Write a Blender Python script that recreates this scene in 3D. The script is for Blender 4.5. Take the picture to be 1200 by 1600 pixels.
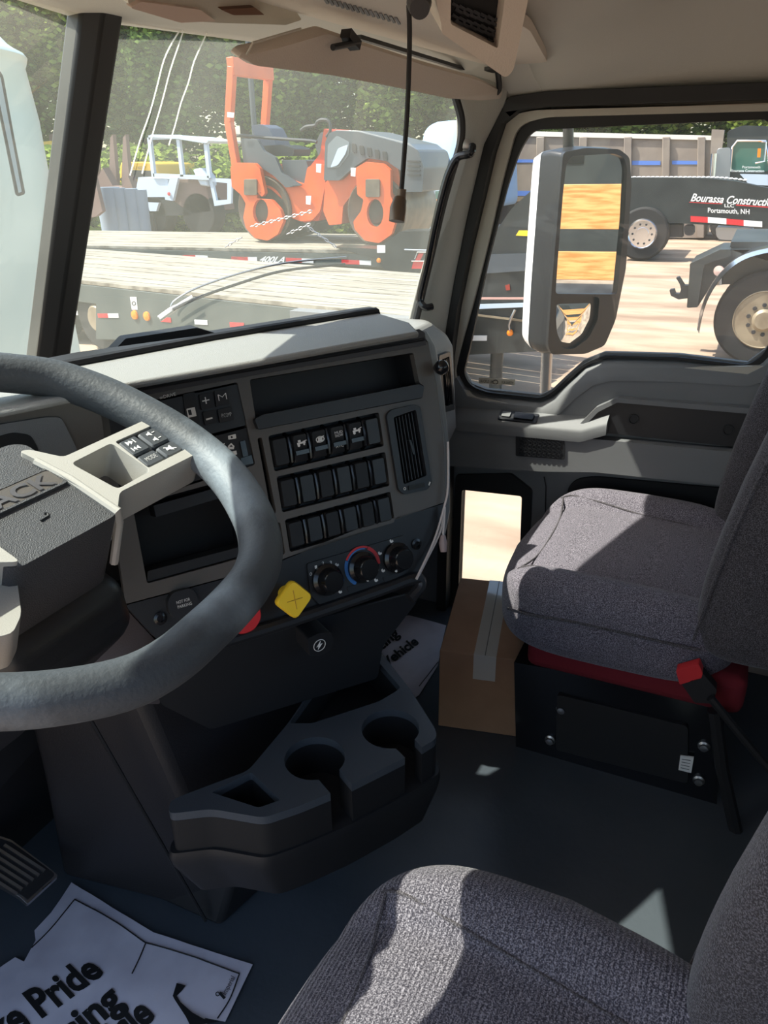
import bpy, bmesh, math, random
from math import sin, cos, radians, pi, sqrt
from mathutils import Vector as V, Matrix
from mathutils.geometry import tessellate_polygon
random.seed(7)
for o in list(bpy.data.objects): bpy.data.objects.remove(o)
C = bpy.context.scene.collection
# ------------------------------------------------------------ camera
F, CX, CY = 1200., 600., 800.
HEAD, PITCH, ROLL = radians(65), radians(24.6), radians(0.8)
CAM = V((-.95, 0, 1.22))
FW = V((sin(HEAD)*cos(PITCH), cos(HEAD)*cos(PITCH), -sin(PITCH)))
_r = V((cos(HEAD), -sin(HEAD), 0)); _u = _r.cross(FW)
RT = _r*cos(ROLL)-_u*sin(ROLL); UP = _u*cos(ROLL)+_r*sin(ROLL)
cd = bpy.data.cameras.new('camera'); cam = bpy.data.objects.new('camera', cd); C.objects.link(cam)
cd.sensor_fit = 'VERTICAL'; cd.sensor_height = 24.; cd.lens = 24.*F/1600.; cd.clip_start = .02; cd.clip_end = 400
cam.matrix_world = Matrix(((RT.x, UP.x, -FW.x, CAM.x), (RT.y, UP.y, -FW.y, CAM.y), (RT.z, UP.z, -FW.z, CAM.z), (0, 0, 0, 1)))
bpy.context.scene.camera = cam
# ------------------------------------------------------------ light
SUN = V((.25, -.62, -1.0)).normalized()
sd = bpy.data.lights.new('sun', 'SUN'); sd.energy = 9.5; sd.angle = radians(.53); sd.color = (1, .95, .88)
so = bpy.data.objects.new('sun', sd); C.objects.link(so); so.rotation_euler = SUN.to_track_quat('-Z', 'Y').to_euler(); so.location = (0, 0, 30)
w = bpy.data.worlds.new('sky'); bpy.context.scene.world = w; w.use_nodes = True
wn = w.node_tree.nodes; wl = w.node_tree.links
sk = wn.new('ShaderNodeTexSky'); sk.sky_type = 'NISHITA'; sk.sun_disc = False; sk.sun_elevation = radians(56); sk.sun_rotation = radians(-22); sk.air_density = 1.2; sk.dust_density = 2
wl.new(sk.outputs[0], wn['Background'].inputs[0]); wn['Background'].inputs[1].default_value = .36
vs = bpy.context.scene.view_settings; vs.view_transform = 'Standard'; vs.look = 'None'; vs.exposure = .12; vs.gamma = 1
# ------------------------------------------------------------ helpers
def ray(px, py): return FW+RT*((px-CX)/F)-UP*((py-CY)/F)
class Fr:                                   # a flat frame: origin, right, up, outward normal
    def __init__(s, o, u, v, n=None):
        s.o = V(o); s.u = V(u).normalized(); s.v = V(v).normalized(); s.n = V(n).normalized() if n else s.u.cross(s.v).normalized()
    def m(s, a, b, d=0): return s.o+s.u*a+s.v*b+s.n*d
    def p(s, px, py, d=0):
        r = ray(px, py); o = s.o+s.n*d; t = (o-CAM).dot(s.n)/r.dot(s.n); q = CAM+r*t-s.o
        return (q.dot(s.u), q.dot(s.v))
    def P(s, px, py, d=0): a, b = s.p(px, py, d); return s.m(a, b, d)
    def pl(s, pts, d=0): return [s.p(x, y, d) for x, y in pts]
def FX(x): return Fr((x, 0, 0), (0, -1, 0), (0, 0, 1), (-1, 0, 0))
def FY(y): return Fr((0, y, 0), (1, 0, 0), (0, 0, 1), (0, -1, 0))
def FZ(z): return Fr((0, 0, z), (1, 0, 0), (0, 1, 0), (0, 0, 1))
def rnd(pts, r=.01, k=4):                   # round the corners of a 2D polygon
    out = []; n = len(pts)
    for i in range(n):
        p = V(pts[i][:2]); a = V(pts[i-1][:2])-p; b = V(pts[(i+1) % n][:2])-p
        rr = min(r, a.length*.45, b.length*.45)
        s = p+a.normalized()*rr; e = p+b.normalized()*rr
        for j in range(k+1):
            t = j/k; q = s*(1-t)**2+p*2*t*(1-t)+e*t*t; out.append((q.x, q.y))
    return out
def lerpq(q, s, t):                         # bilinear in a quad TL,TR,BR,BL
    a = V(q[0])*(1-s)+V(q[1])*s; b = V(q[3])*(1-s)+V(q[2])*s; r = a*(1-t)+b*t; return (r.x, r.y)
def catmull(pts, k=6):
    pts = [V(p) for p in pts]; out = []
    for i in range(len(pts)-1):
        p0 = pts[max(i-1, 0)]; p1 = pts[i]; p2 = pts[i+1]; p3 = pts[min(i+2, len(pts)-1)]
        for j in range(k):
            t = j/k; out.append(.5*((2*p1)+(p2-p0)*t+(2*p0-5*p1+4*p2-p3)*t*t+(3*p1-p0-3*p2+p3)*t**3))
    out.append(pts[-1]); return out
LOC = {}
class MB:
    def __init__(s): s.b = bmesh.new()
    def vs(s, pts): return [s.b.verts.new(p) for p in pts]
    def f(s, vv):
        try: return s.b.faces.new(vv)
        except ValueError: return None
    def plate(s, fr, outer, holes=(), d0=-.01, d1=0, floor=None):
        loops = [outer]+list(holes); tri = tessellate_polygon([[V((p[0], p[1], 0)) for p in l] for l in loops])
        flat = [p for l in loops for p in l]
        T = s.vs([fr.m(p[0], p[1], d1) for p in flat]); B = s.vs([fr.m(p[0], p[1], d0) for p in flat])
        for t in tri:
            s.f([T[i] for i in t]); s.f([B[i] for i in reversed(t)])
        k = 0
        for l in loops:
            n = len(l)
            for i in range(n): j = (i+1) % n; s.f([T[k+i], T[k+j], B[k+j], B[k+i]])
            k += n
        return s
    def loft(s, rings, close=True, cap=True):
        R = [s.vs(r) for r in rings]; n = len(R[0])
        for a, b in zip(R, R[1:]):
            for i in range(n if close else n-1): j = (i+1) % n; s.f([a[i], a[j], b[j], b[i]])
        if cap and close: s.f(list(reversed(R[0]))); s.f(R[-1])
        return s
    def box(s, x0, x1, y0, y1, z0, z1):
        return s.loft([[(x0, y0, z), (x1, y0, z), (x1, y1, z), (x0, y1, z)] for z in (z0, z1)])
    def bar(s, p0, p1, w, h=None, up=(0, 0, 1)):
        p0 = V(p0); p1 = V(p1); h = h or w; d = (p1-p0).normalized(); a = d.cross(V(up))
        if a.length < 1e-3: a = d.cross(V((0, 1, 0)))
        a.normalize(); b = a.cross(d)
        return s.loft([[p+a*x*w/2+b*y*h/2 for x, y in ((-1, -1), (1, -1), (1, 1), (-1, 1))] for p in (p0, p1)])
    def tube(s, pts, r, k=10, closed=False):
        pts = [V(p) for p in pts]; n = len(pts); rs = r if isinstance(r, (list, tuple)) else [r]*n; rings = []; prev = None
        for i, p in enumerate(pts):
            if closed: d = pts[(i+1) % n]-pts[i-1]
            else: d = pts[min(i+1, n-1)]-pts[max(i-1, 0)]
            d.normalize()
            if prev is None:
                a = d.cross(V((0, 0, 1)));
                if a.length < .05: a = d.cross(V((0, 1, 0)))
            else: a = prev-d*prev.dot(d)
            a.normalize(); prev = a; c = d.cross(a)
            rings.append([p+(a*cos(2*pi*j/k)+c*sin(2*pi*j/k))*rs[i] for j in range(k)])
        if closed: rings.append(rings[0]); return s.loft(rings, cap=False)
        return s.loft(rings)
    def cyl(s, p0, p1, r0, r1=None, k=24):
        p0 = V(p0); p1 = V(p1); r1 = r0 if r1 is None else r1; d = (p1-p0).normalized(); a = d.cross(V((0, 0, 1)))
        if a.length < .05: a = d.cross(V((0, 1, 0)))
        a.normalize(); c = d.cross(a)
        return s.loft([[p+(a*cos(2*pi*j/k)+c*sin(2*pi*j/k))*r for j in range(k)] for p, r in ((p0, r0), (p1, r1))])
    def lathe(s, prof, o, ax, k=28, cap=True):   # prof = (r, h) list along axis
        o = V(o); d = V(ax).normalized(); a = d.cross(V((0, 0, 1)))
        if a.length < .05: a = d.cross(V((0, 1, 0)))
        a.normalize(); c = d.cross(a)
        return s.loft([[o+d*h+(a*cos(2*pi*j/k)+c*sin(2*pi*j/k))*max(r, 1e-4) for j in range(k)] for r, h in prof], cap=cap)
    def grid(s, fn, nu, nv, cu=False):
        R = [[s.b.verts.new(fn(i/nu, j/nv)) for i in range(nu if cu else nu+1)] for j in range(nv+1)]
        m = len(R[0])
        for a, b in zip(R, R[1:]):
            for i in range(m if cu else m-1): k = (i+1) % m; s.f([a[i], a[k], b[k], b[i]])
        return s
    def sq(s, c, h, e1=.5, e2=.5, df=None, nu=48, nv=32):   # rounded cushion block
        c = V(c)
        def sp(x, e): return math.copysign((abs(x) if abs(x) > 1e-9 else 0)**e, x)
        def fn(i, j):
            a = 2*pi*i; b = -pi/2+pi*j
            p = V((sp(cos(b), e1)*sp(cos(a), e2), sp(cos(b), e1)*sp(sin(a), e2), sp(sin(b), e1)))
            q = V((p.x*h[0], p.y*h[1], p.z*h[2])); return (df(p, q) if df else q)+c
        s.grid(fn, nu, nv, True); bmesh.ops.remove_doubles(s.b, verts=s.b.verts, dist=2e-5); return s
    def text(s, fr, txt, bl, br, tl, d=.0006, bold=0., shear=0., thick=0.):
        cu = bpy.data.curves.new('t', 'FONT'); cu.body = txt; cu.offset = bold; cu.shear = shear; cu.resolution_u = 3
        ob = bpy.data.objects.new('t', cu); C.objects.link(ob); dg = bpy.context.evaluated_depsgraph_get(); dg.update()
        me = ob.evaluated_get(dg).to_mesh(); xs = [v.co.x for v in me.vertices]; ys = [v.co.y for v in me.vertices]
        x0, x1 = min(xs), max(xs); y0 = 0. if min(ys) > -.3 else 0.; y1 = max(ys)
        bl = V(bl); ux = V(br)-bl; uy = V(tl)-bl; vv = []
        for v in me.vertices:
            q = bl+ux*((v.co.x-x0)/(x1-x0))+uy*((v.co.y-y0)/(y1-y0)); vv.append(s.b.verts.new(fr.m(q.x, q.y, d)))
        for p in me.polygons: s.f([vv[i] for i in p.vertices])
        ob.evaluated_get(dg).to_mesh_clear(); bpy.data.objects.remove(ob); bpy.data.curves.remove(cu); return s
    def build(s, name, mat, parent=None, label=None, bevel=0, sub=0, sm=35, loc=None, seg=2, fix=True):
        if fix: bmesh.ops.recalc_face_normals(s.b, faces=s.b.faces)
        if parent is not None: L = LOC[parent.name]
        elif loc is not None: L = V(loc)
        else:
            co = [v.co for v in s.b.verts]; L = V(((min(c.x for c in co)+max(c.x for c in co))/2, (min(c.y for c in co)+max(c.y for c in co))/2, min(c.z for c in co)))
        for v in s.b.verts: v.co -= L
        me = bpy.data.meshes.new(name); s.b.to_mesh(me); s.b.free()
        o = bpy.data.objects.new(name, me); C.objects.link(o); LOC[o.name] = L
        if parent is not None: o.parent = parent
        else: o.location = L
        me.materials.append(mat)
        for p in me.polygons: p.use_smooth = True
        me.set_sharp_from_angle(angle=radians(sm))
        if bevel:
            b = o.modifiers.new('bevel', 'BEVEL'); b.width = bevel; b.segments = seg; b.limit_method = 'ANGLE'; b.angle_limit = radians(40)
        if sub: m = o.modifiers.new('sub', 'SUBSURF'); m.levels = sub; m.render_levels = sub
        if label: o['label'] = label
        return o
def thing(name, label, cat, loc, group=None, kind=None):
    o = bpy.data.objects.new(name, None); C.objects.link(o); o.location = loc; LOC[o.name] = V(loc); o.empty_display_size = .1
    if label: o['label'] = label
    if cat: o['category'] = cat
    if group: o['group'] = group
    if kind: o['kind'] = kind
    return o
def tag(o, label, cat, group=None):
    o['label'] = label; o['category'] = cat
    if group: o['group'] = group
    return o
def struct(o): o['kind'] = 'structure'; return o
# ------------------------------------------------------------ materials
def lin(c): return tuple(((x/255)/12.92 if x/255 <= .04045 else ((x/255+.055)/1.055)**2.4) for x in c)
def mat(name, rgb, rough=.5, metal=0., bump=0., bscale=200, rgb2=None, nscale=5, stretch=(1, 1, 1), spec=.5, emit=0, coat=0, lo=.35, hi=.65, detail=4):
    m = bpy.data.materials.new(name); m.use_nodes = True; n = m.node_tree.nodes; l = m.node_tree.links; b = n['Principled BSDF']
    b.inputs['Base Color'].default_value = (*lin(rgb), 1); b.inputs['Roughness'].default_value = rough; b.inputs['Metallic'].default_value = metal
    b.inputs['Specular IOR Level'].default_value = spec; b.inputs['Coat Weight'].default_value = coat
    tc = n.new('ShaderNodeTexCoord')
    if rgb2:
        mp = n.new('ShaderNodeMapping'); mp.inputs['Scale'].default_value = stretch; l.new(tc.outputs['Object'], mp.inputs[0])
        no = n.new('ShaderNodeTexNoise'); no.inputs['Scale'].default_value = nscale; no.inputs['Detail'].default_value = detail; l.new(mp.outputs[0], no.inputs[0])
        r = n.new('ShaderNodeValToRGB'); r.color_ramp.elements[0].position = lo; r.color_ramp.elements[1].position = hi
        r.color_ramp.elements[0].color = (*lin(rgb), 1); r.color_ramp.elements[1].color = (*lin(rgb2), 1)
        l.new(no.outputs['Fac'], r.inputs[0]); l.new(r.outputs[0], b.inputs['Base Color'])
    if bump:
        nb = n.new('ShaderNodeTexNoise'); nb.inputs['Scale'].default_value = bscale; nb.inputs['Detail'].default_value = 3; l.new(tc.outputs['Object'], nb.inputs[0])
        bp = n.new('ShaderNodeBump'); bp.inputs['Strength'].default_value = bump; bp.inputs['Distance'].default_value = .002; l.new(nb.outputs['Fac'], bp.inputs['Height']); l.new(bp.outputs[0], b.inputs['Normal'])
    if emit: b.inputs['Emission Color'].default_value = (*lin(rgb), 1); b.inputs['Emission Strength'].default_value = emit
    return m
M = {}
M['grey'] = mat('grey_plastic', (112, 113, 114), .55, bump=.25, bscale=900)
M['dash'] = mat('dash_plastic', (138, 138, 136), .5, bump=.35, bscale=700)
M['bezel'] = mat('bezel_plastic', (88, 84, 80), .42, bump=.1, bscale=900)
M['black'] = mat('black_plastic', (34, 35, 38), .38, bump=.1, bscale=800)
M['dark'] = mat('dark_plastic', (26, 27, 30), .55)
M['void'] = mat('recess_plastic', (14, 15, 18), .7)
M['gloss'] = mat('gloss_black', (22, 23, 26), .18)
M['rubber'] = mat('rubber_seal', (26, 26, 27), .6)
M['cream'] = mat('painted_frame', (178, 172, 160), .45, bump=.1, bscale=300)
M['pillar'] = mat('pillar_trim', (168, 166, 158), .6, bump=.4, bscale=700)
M['head'] = mat('headliner', (186, 182, 174), .85, bump=.2, bscale=500)
M['visor'] = mat('visor_vinyl', (196, 184, 172), .7, bump=.3, bscale=500)
M['silver'] = mat('silver_plastic', (168, 166, 160), .4, bump=.15, bscale=900)
M['hub'] = mat('hub_vinyl', (66, 67, 70), .5, bump=.7, bscale=900)
M['rim'] = mat('rim_leather', (62, 67, 72), .58, bump=.35, bscale=200, rgb2=(122, 132, 140), nscale=7, lo=.5, hi=.72, detail=10)
M['white'] = mat('white_print', (225, 225, 222), .6)
M['blackprint'] = mat('black_print', (18, 18, 20), .7)
M['red'] = mat('red_plastic', (200, 45, 50), .4)
M['yellow'] = mat('yellow_plastic', (250, 208, 52), .35)
M['blue'] = mat('blue_print', (60, 120, 190), .5)
M['floor'] = mat('floor_rubber', (58, 66, 73), .32, bump=.3, bscale=60, rgb2=(74, 80, 86), nscale=3)
M['card'] = mat('cardboard', (160, 125, 98), .8, rgb2=(150, 116, 90), nscale=12)
M['paper'] = mat('paper', (205, 202, 212), .85, rgb2=(172, 168, 180), nscale=7, bump=.5, bscale=14, lo=.45, hi=.75)
M['maroon'] = mat('maroon_cloth', (110, 20, 32), .9)
M['metal'] = mat('steel', (170, 170, 172), .35, 1)
M['chrome'] = mat('polished_aluminium', (225, 225, 228), .15, 1)
M['cord'] = mat('cord', (200, 190, 185), .5)
M['glassbtn'] = mat('button', (70, 74, 78), .3)
M['tape'] = mat('packing_tape', (190, 185, 175), .12, coat=.5)
# outside
M['ground'] = mat('dirt', (128, 106, 88), .95, rgb2=(172, 152, 130), nscale=1.6, stretch=(1, .35, 1), bump=.6, bscale=8)
M['deck'] = mat('deck_boards', (92, 84, 72), .85, rgb2=(150, 144, 130), nscale=3, stretch=(9, .25, 1), lo=.3, hi=.6)
M['tblack'] = mat('trailer_paint', (34, 38, 40), .35, rgb2=(50, 54, 54), nscale=2)
M['tgreen'] = mat('dusty_trailer_side', (62, 70, 68), .6, rgb2=(78, 84, 80), nscale=2)
M['orange'] = mat('orange_paint', (224, 92, 30), .4, rgb2=(208, 80, 26), nscale=3)
M['mgrey'] = mat('machine_grey', (70, 76, 82), .4)
M['mdark'] = mat('machine_dark', (36, 38, 42), .5)
M['drum'] = mat('drum_steel', (120, 108, 94), .45, .5, rgb2=(96, 88, 78), nscale=5)
M['mwhite'] = mat('machine_white', (176, 190, 205), .4)
M['myellow'] = mat('machine_yellow', (205, 165, 50), .45)
M['tbed'] = mat('dump_bed_grey', (140, 128, 116), .6, rgb2=(126, 114, 104), nscale=2)
M['bluep'] = mat('blue_stripe', (84, 122, 196), .5)
M['rustp'] = mat('rusty_plate', (110, 88, 82), .8)
M['tarp'] = mat('blue_tarp', (150, 182, 215), .55, bump=1., bscale=4)
M['tyre'] = mat('tyre_rubber', (34, 33, 33), .8)
M['hubtan'] = mat('dusty_rim', (150, 138, 116), .5, .3, rgb2=(126, 112, 92), nscale=4)
M['mint'] = mat('pale_green_gelcoat', (196, 210, 202), .35, rgb2=(186, 202, 194), nscale=2)
M['bark'] = mat('bark', (70, 58, 48), .9)
M['pine'] = mat('pine_board', (186, 118, 58), .6, rgb2=(214, 160, 98), nscale=3, stretch=(1.5, 1.5, 14), lo=.35, hi=.6)
M['amber'] = mat('amber_lens', (235, 130, 30), .25)
M['bluegrey'] = mat('grey_blue_plastic', (120, 134, 150), .6)
def leafmat(name, a, b):
    m = bpy.data.materials.new(name); m.use_nodes = True; n = m.node_tree.nodes; l = m.node_tree.links; n.remove(n['Principled BSDF'])
    oi = n.new('ShaderNodeNewGeometry'); r = n.new('ShaderNodeValToRGB'); r.color_ramp.elements[0].color = (*lin(a), 1); r.color_ramp.elements[1].color = (*lin(b), 1)
    l.new(oi.outputs['Random Per Island'], r.inputs[0]); d = n.new('ShaderNodeBsdfDiffuse'); t = n.new('ShaderNodeBsdfTranslucent'); x = n.new('ShaderNodeMixShader'); x.inputs[0].default_value = .45
    l.new(r.outputs[0], d.inputs[0]); l.new(r.outputs[0], t.inputs[0]); l.new(d.outputs[0], x.inputs[1]); l.new(t.outputs[0], x.inputs[2]); l.new(x.outputs[0], n['Material Output'].inputs[0]); return m
M['leaf'] = leafmat('leaves', (58, 84, 34), (164, 184, 90))
M['leafd'] = leafmat('dark_leaves', (44, 66, 34), (120, 146, 74))
def glassmat(name, dust, tint=(1, 1, 1), dustcol=(.78, .8, .66), refl=1.0, streak=False):
    m = bpy.data.materials.new(name); m.use_nodes = True; n = m.node_tree.nodes; l = m.node_tree.links; n.remove(n['Principled BSDF'])
    t = n.new('ShaderNodeBsdfTransparent'); t.inputs[0].default_value = (*tint, 1); g = n.new('ShaderNodeBsdfGlossy'); g.inputs['Roughness'].default_value = .0
    fr = n.new('ShaderNodeFresnel'); fr.inputs[0].default_value = 1.45; mf = n.new('ShaderNodeMath'); mf.operation = 'MULTIPLY'; mf.inputs[1].default_value = refl; l.new(fr.outputs[0], mf.inputs[0])
    x = n.new('ShaderNodeMixShader'); l.new(mf.outputs[0], x.inputs[0]); l.new(t.outputs[0], x.inputs[1]); l.new(g.outputs[0], x.inputs[2])
    d = n.new('ShaderNodeBsdfTranslucent'); d.inputs[0].default_value = (*dustcol, 1); y = n.new('ShaderNodeMixShader')
    tc = n.new('ShaderNodeTexCoord'); no = n.new('ShaderNodeTexNoise'); no.inputs['Scale'].default_value = 3.5; no.inputs['Detail'].default_value = 8; l.new(tc.outputs['Object'], no.inputs[0])
    mr = n.new('ShaderNodeMapRange'); mr.inputs['From Min'].default_value = .3; mr.inputs['From Max'].default_value = .7; mr.inputs['To Min'].default_value = dust*.6; mr.inputs['To Max'].default_value = dust*1.3; l.new(no.outputs['Fac'], mr.inputs[0])
    l.new(mr.outputs[0], y.inputs[0]); l.new(x.outputs[0], y.inputs[1]); l.new(d.outputs[0], y.inputs[2]); l.new(y.outputs[0], n['Material Output'].inputs[0]); return m
M['wglass'] = glassmat('dusty_windshield', .085, (.93, .97, .92), refl=.8)
M['wglass2'] = glassmat('driver_windshield', .07, (.90, .96, .90), refl=.06)
M['dglass'] = glassmat('door_glass', .03, (.97, .98, .96), refl=.6)
M['tglass'] = mat('tinted_glass', (60, 100, 90), .05, spec=.9)
def mirrormat():
    m = mat('mirror_glass', (235, 240, 240), .0, 1); return m
M['mirror'] = mirrormat()
def fabric(name, a, b, rib=0):
    m = bpy.data.materials.new(name); m.use_nodes = True; n = m.node_tree.nodes; l = m.node_tree.links; B = n['Principled BSDF']; B.inputs['Roughness'].default_value = .95; B.inputs['Specular IOR Level'].default_value = .2
    B.inputs['Sheen Weight'].default_value = .25; B.inputs['Sheen Roughness'].default_value = .4
    tc = n.new('ShaderNodeTexCoord'); no = n.new('ShaderNodeTexNoise'); no.inputs['Scale'].default_value = 620; no.inputs['Detail'].default_value = 1.5; l.new(tc.outputs['Object'], no.inputs[0])
    r = n.new('ShaderNodeValToRGB'); r.color_ramp.elements[0].position = .42; r.color_ramp.elements[1].position = .72; r.color_ramp.elements[0].color = (*lin(a), 1); r.color_ramp.elements[1].color = (*lin(b), 1)
    l.new(no.outputs['Fac'], r.inputs[0]); l.new(r.outputs[0], B.inputs['Base Color']); bp = n.new('ShaderNodeBump'); bp.inputs['Strength'].default_value = .6; bp.inputs['Distance'].default_value = .002; h = no.outputs['Fac']
    if rib:
        wv = n.new('ShaderNodeTexWave'); wv.bands_direction = 'Y'; wv.inputs['Scale'].default_value = rib; wv.inputs['Distortion'].default_value = .4; l.new(tc.outputs['Object'], wv.inputs[0])
        ad = n.new('ShaderNodeMath'); ad.operation = 'ADD'; l.new(no.outputs['Fac'], ad.inputs[0]); l.new(wv.outputs['Fac'], ad.inputs[1]); h = ad.outputs[0]
    l.new(h, bp.inputs['Height']); l.new(bp.outputs[0], B.inputs['Normal']); return m
M['fab'] = fabric('seat_cloth', (72, 68, 76), (160, 154, 164))
M['fabrib'] = fabric('ribbed_seat_cloth', (64, 61, 68), (146, 141, 148), 60)
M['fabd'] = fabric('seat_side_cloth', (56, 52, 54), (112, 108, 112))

# ============================================================ STRUCTURE: the cab
def glue(a, n, d): return a
# floor
fl = MB().box(-.93, .93, -.75, 1.12, -.04, 0).build('floor', M['floor']); struct(fl)
wf = MB().loft([[(-.93, 1.12, 0), (.93, 1.12, 0), (.93, 1.16, 0), (-.93, 1.16, 0)], [(-.93, 1.0, .9), (.93, .80, .8), (.93, .84, .8), (-.93, 1.04, .9)]]).build('wall_front', M['dark']); struct(wf)
# unseen rear wall; its window is added to let light into the cab
R_ = Fr((0, -.75, 0), (1, 0, 0), (0, 0, 1), (0, 1, 0))
wb = MB().plate(R_, [(-.93, 0), (.93, 0), (.93, 1.3), (.8, 1.45), (-.8, 1.45), (-.93, 1.3)], [rnd([(-.6, .85), (.6, .85), (.6, 1.25), (-.6, 1.25)], .06)], -.05, 0).build('wall_back', M['grey']); struct(wb)
o = MB().plate(R_, rnd([(-.6, .85), (.6, .85), (.6, 1.25), (-.6, 1.25)], .06), (), -.03, -.024).build('window_4', M['dglass']); struct(o)
# driver side body: rear pillar, sill and front pillar around the open doorway
Lf = Fr((-.93, 0, 0), (0, 1, 0), (0, 0, 1), (1, 0, 0))
o = MB().plate(Lf, [(-.8, -.04), (1.16, -.04), (1.16, .9), (.80, .9), (.60, 1.36), (-.8, 1.36)], [rnd([(-.42, .02), (.98, .02), (.98, .5), (.74, .84), (.56, 1.28), (-.42, 1.30)], .06)], -.05, 0).build('wall_left', M['grey']); struct(o)
# ceiling
def ceil_fn(u, v):
    x = -.95+1.9*u; y = -.78+1.26*v
    s = max(0, (abs(x)-.70)/.25); z = 1.315+(1.41+.09*min(1, max(0, (.40-y)/.25))-1.315)*(1-s**2)
    return V((x, y, z))
c = MB().grid(ceil_fn, 40, 28).build('ceiling', M['head'], fix=False); sm_ = c.modifiers.new('s', 'SOLIDIFY'); sm_.thickness = .03; sm_.offset = 1; struct(c)
# front header between ceiling and windshield
def hdr(u, v):
    x = -.95+1.90*u; yf = .86-.22*abs(x)/.82+.03; y = .46+(yf-.46)*v; s = max(0, (abs(x)-.70)/.25)
    return V((x, y, 1.412-.012*v-.097*s**2))
c = MB().grid(hdr, 40, 10).build('trim_2', M['head'], fix=False); sm_ = c.modifiers.new('s', 'SOLIDIFY'); sm_.thickness = .04; sm_.offset = 1; struct(c)
# windshield
def Rt(z, sgn=1): return V((.84*sgn, .637-(z-1.332)*.22, z))
def Ct(z): return V((0, .858-(z-1.42)*.44, z))
for sgn, nm in ((1, 'window_1'), (-1, 'window_2')):
    def wfn(u, v, sgn=sgn):
        z0 = .80; z1 = 1.43; z = z0+(z1-z0)*v; p = Ct(z)*(1-u)+Rt(z, sgn)*u; b = .03*sin(pi*u); return p+V((0, b, 0))
    g = MB().grid(wfn, 12, 12).build(nm, M['wglass'] if sgn == 1 else M['wglass2'], fix=False); struct(g)
    if sgn == 1: win1 = g
    else: win2 = g
WFn = (Rt(.95)-Ct(.95)).cross(Ct(1.4)-Ct(.95)); WFn = WFn if WFn.y < 0 else -WFn
WF = Fr(Ct(.95), Rt(.95)-Ct(.95), Ct(1.4)-Ct(.95), WFn)
WL = Fr(Ct(.95), (1*.84, -(Rt(.95).y-Ct(.95).y)*-1*-1, 0), Ct(1.4)-Ct(.95))
M['streak'] = glassmat('dried_water', .75, dustcol=(.9, .9, .85))
for pts in ([(222, 15), (216, 40), (200, 70), (190, 100), (186, 140), (181, 185), (172, 230), (165, 285)], [(219, 30), (212, 70), (203, 120), (198, 170), (190, 230), (184, 285)],
            [(257, 30), (252, 70), (240, 110), (236, 145), (229, 178), (225, 215), (220, 245)]):
    q = [WF.P(x, y, -.022) for x, y in pts]; MB().tube(catmull(q, 3), .0011, 5).build('water_streak', M['streak'], win1)
# centre post
P0, P1 = Ct(.80), Ct(1.46)
o = MB().loft([[p+V(d) for d in ((-.036, -.012, 0), (-.018, -.034, 0), (.018, -.034, 0), (.036, -.012, 0), (.03, .02, 0), (-.03, .02, 0))] for p in (P0, P1)]).build('trim_1', M['rubber'], bevel=.004); struct(o)
# passenger A pillar
ZL = [(1.40, .80, .628, .865, .60), (1.332, .815, .628, .88, .55), (1.25, .82, .628, .90, .555), (1.1, .815, .67, .90, .585), (.95, .81, .715, .90, .625), (.83, .805, .745, .90, .655), (.70, .80, .77, .90, .67)]
PRf = FX(.886); PRs = [PRf.p(*q) for q in [(690, 640), (690, 560), (703, 480), (722, 373), (745, 280), (757, 225), (772, 178), (800, 151)]]
def pry(z):
    for (a0, z0), (a1, z1) in zip(PRs, PRs[1:]):
        if z0 <= z <= z1: return -(a0+(a1-a0)*(z-z0)/(z1-z0))
    return -PRs[0][0] if z < PRs[0][1] else -PRs[-1][0]
rings = []
for z, xl, yl, xr, yr in ZL:
    xr = .886; yr = pry(z)+.004
    rings.append([V((xl, yl+.01, z)), V((xl+.012, yl-.022, z)), V((.5*(xl+xr)+.0, (yl+yr)/2-.014, z)), V((xr, yr-.004, z)), V((xr+.03, yr+.016, z)), V((xr+.03, yr+.03, z)), V((xl+.07, yl+.022, z))])
o = MB().loft(rings).build('trim_3', M['pillar'], sm=40, bevel=.004); struct(o)
o = MB().loft([[V((-p.x, p.y, p.z)) for p in r] for r in rings]).build('trim_4', M['pillar'], sm=40); struct(o)
FA = FX(.80)
seal = catmull([FA.P(*q, .006) for q in [(690, 96), (705, 130), (714, 160), (721, 190), (719, 225), (706, 270), (692, 320), (678, 380), (664, 440), (650, 500), (640, 540)]], 5)
o = MB().tube(seal, .009, 8).build('windshield_seal', M['rubber']); struct(o); o.name = 'trim_5'
# ============================================================ passenger door
D = thing('door_1', None, None, (.95, .3, 0), kind='structure')
W_ = FX(.905); Cf = FX(.925); S_ = FX(.937); G_ = FX(.95)
gl = [(832, 203), (1205, 186), (1205, 530), (1192, 556), (1168, 571), (1060, 558), (945, 555), (912, 568), (885, 592), (862, 614), (845, 622), (760, 613), (735, 603), (724, 583), (733, 548), (762, 410), (793, 290), (812, 235)]
sl = [(800, 190), (850, 176), (1260, 166), (1270, 566), (1200, 564), (1180, 578), (1060, 562), (945, 559), (914, 572), (887, 596), (863, 618), (845, 626), (760, 617), (733, 607), (706, 592), (712, 560), (736, 470), (763, 365), (783, 270)]
def ext(pts): return pts
glp = rnd(G_.pl(gl), .02)
dp = G_.pl([(690, 640), (700, 600), (1230, 560), (1230, 900)])
body = [(-.72, -.03), (.5, -.03), (.5, .80), (.072, .80)]
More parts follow.
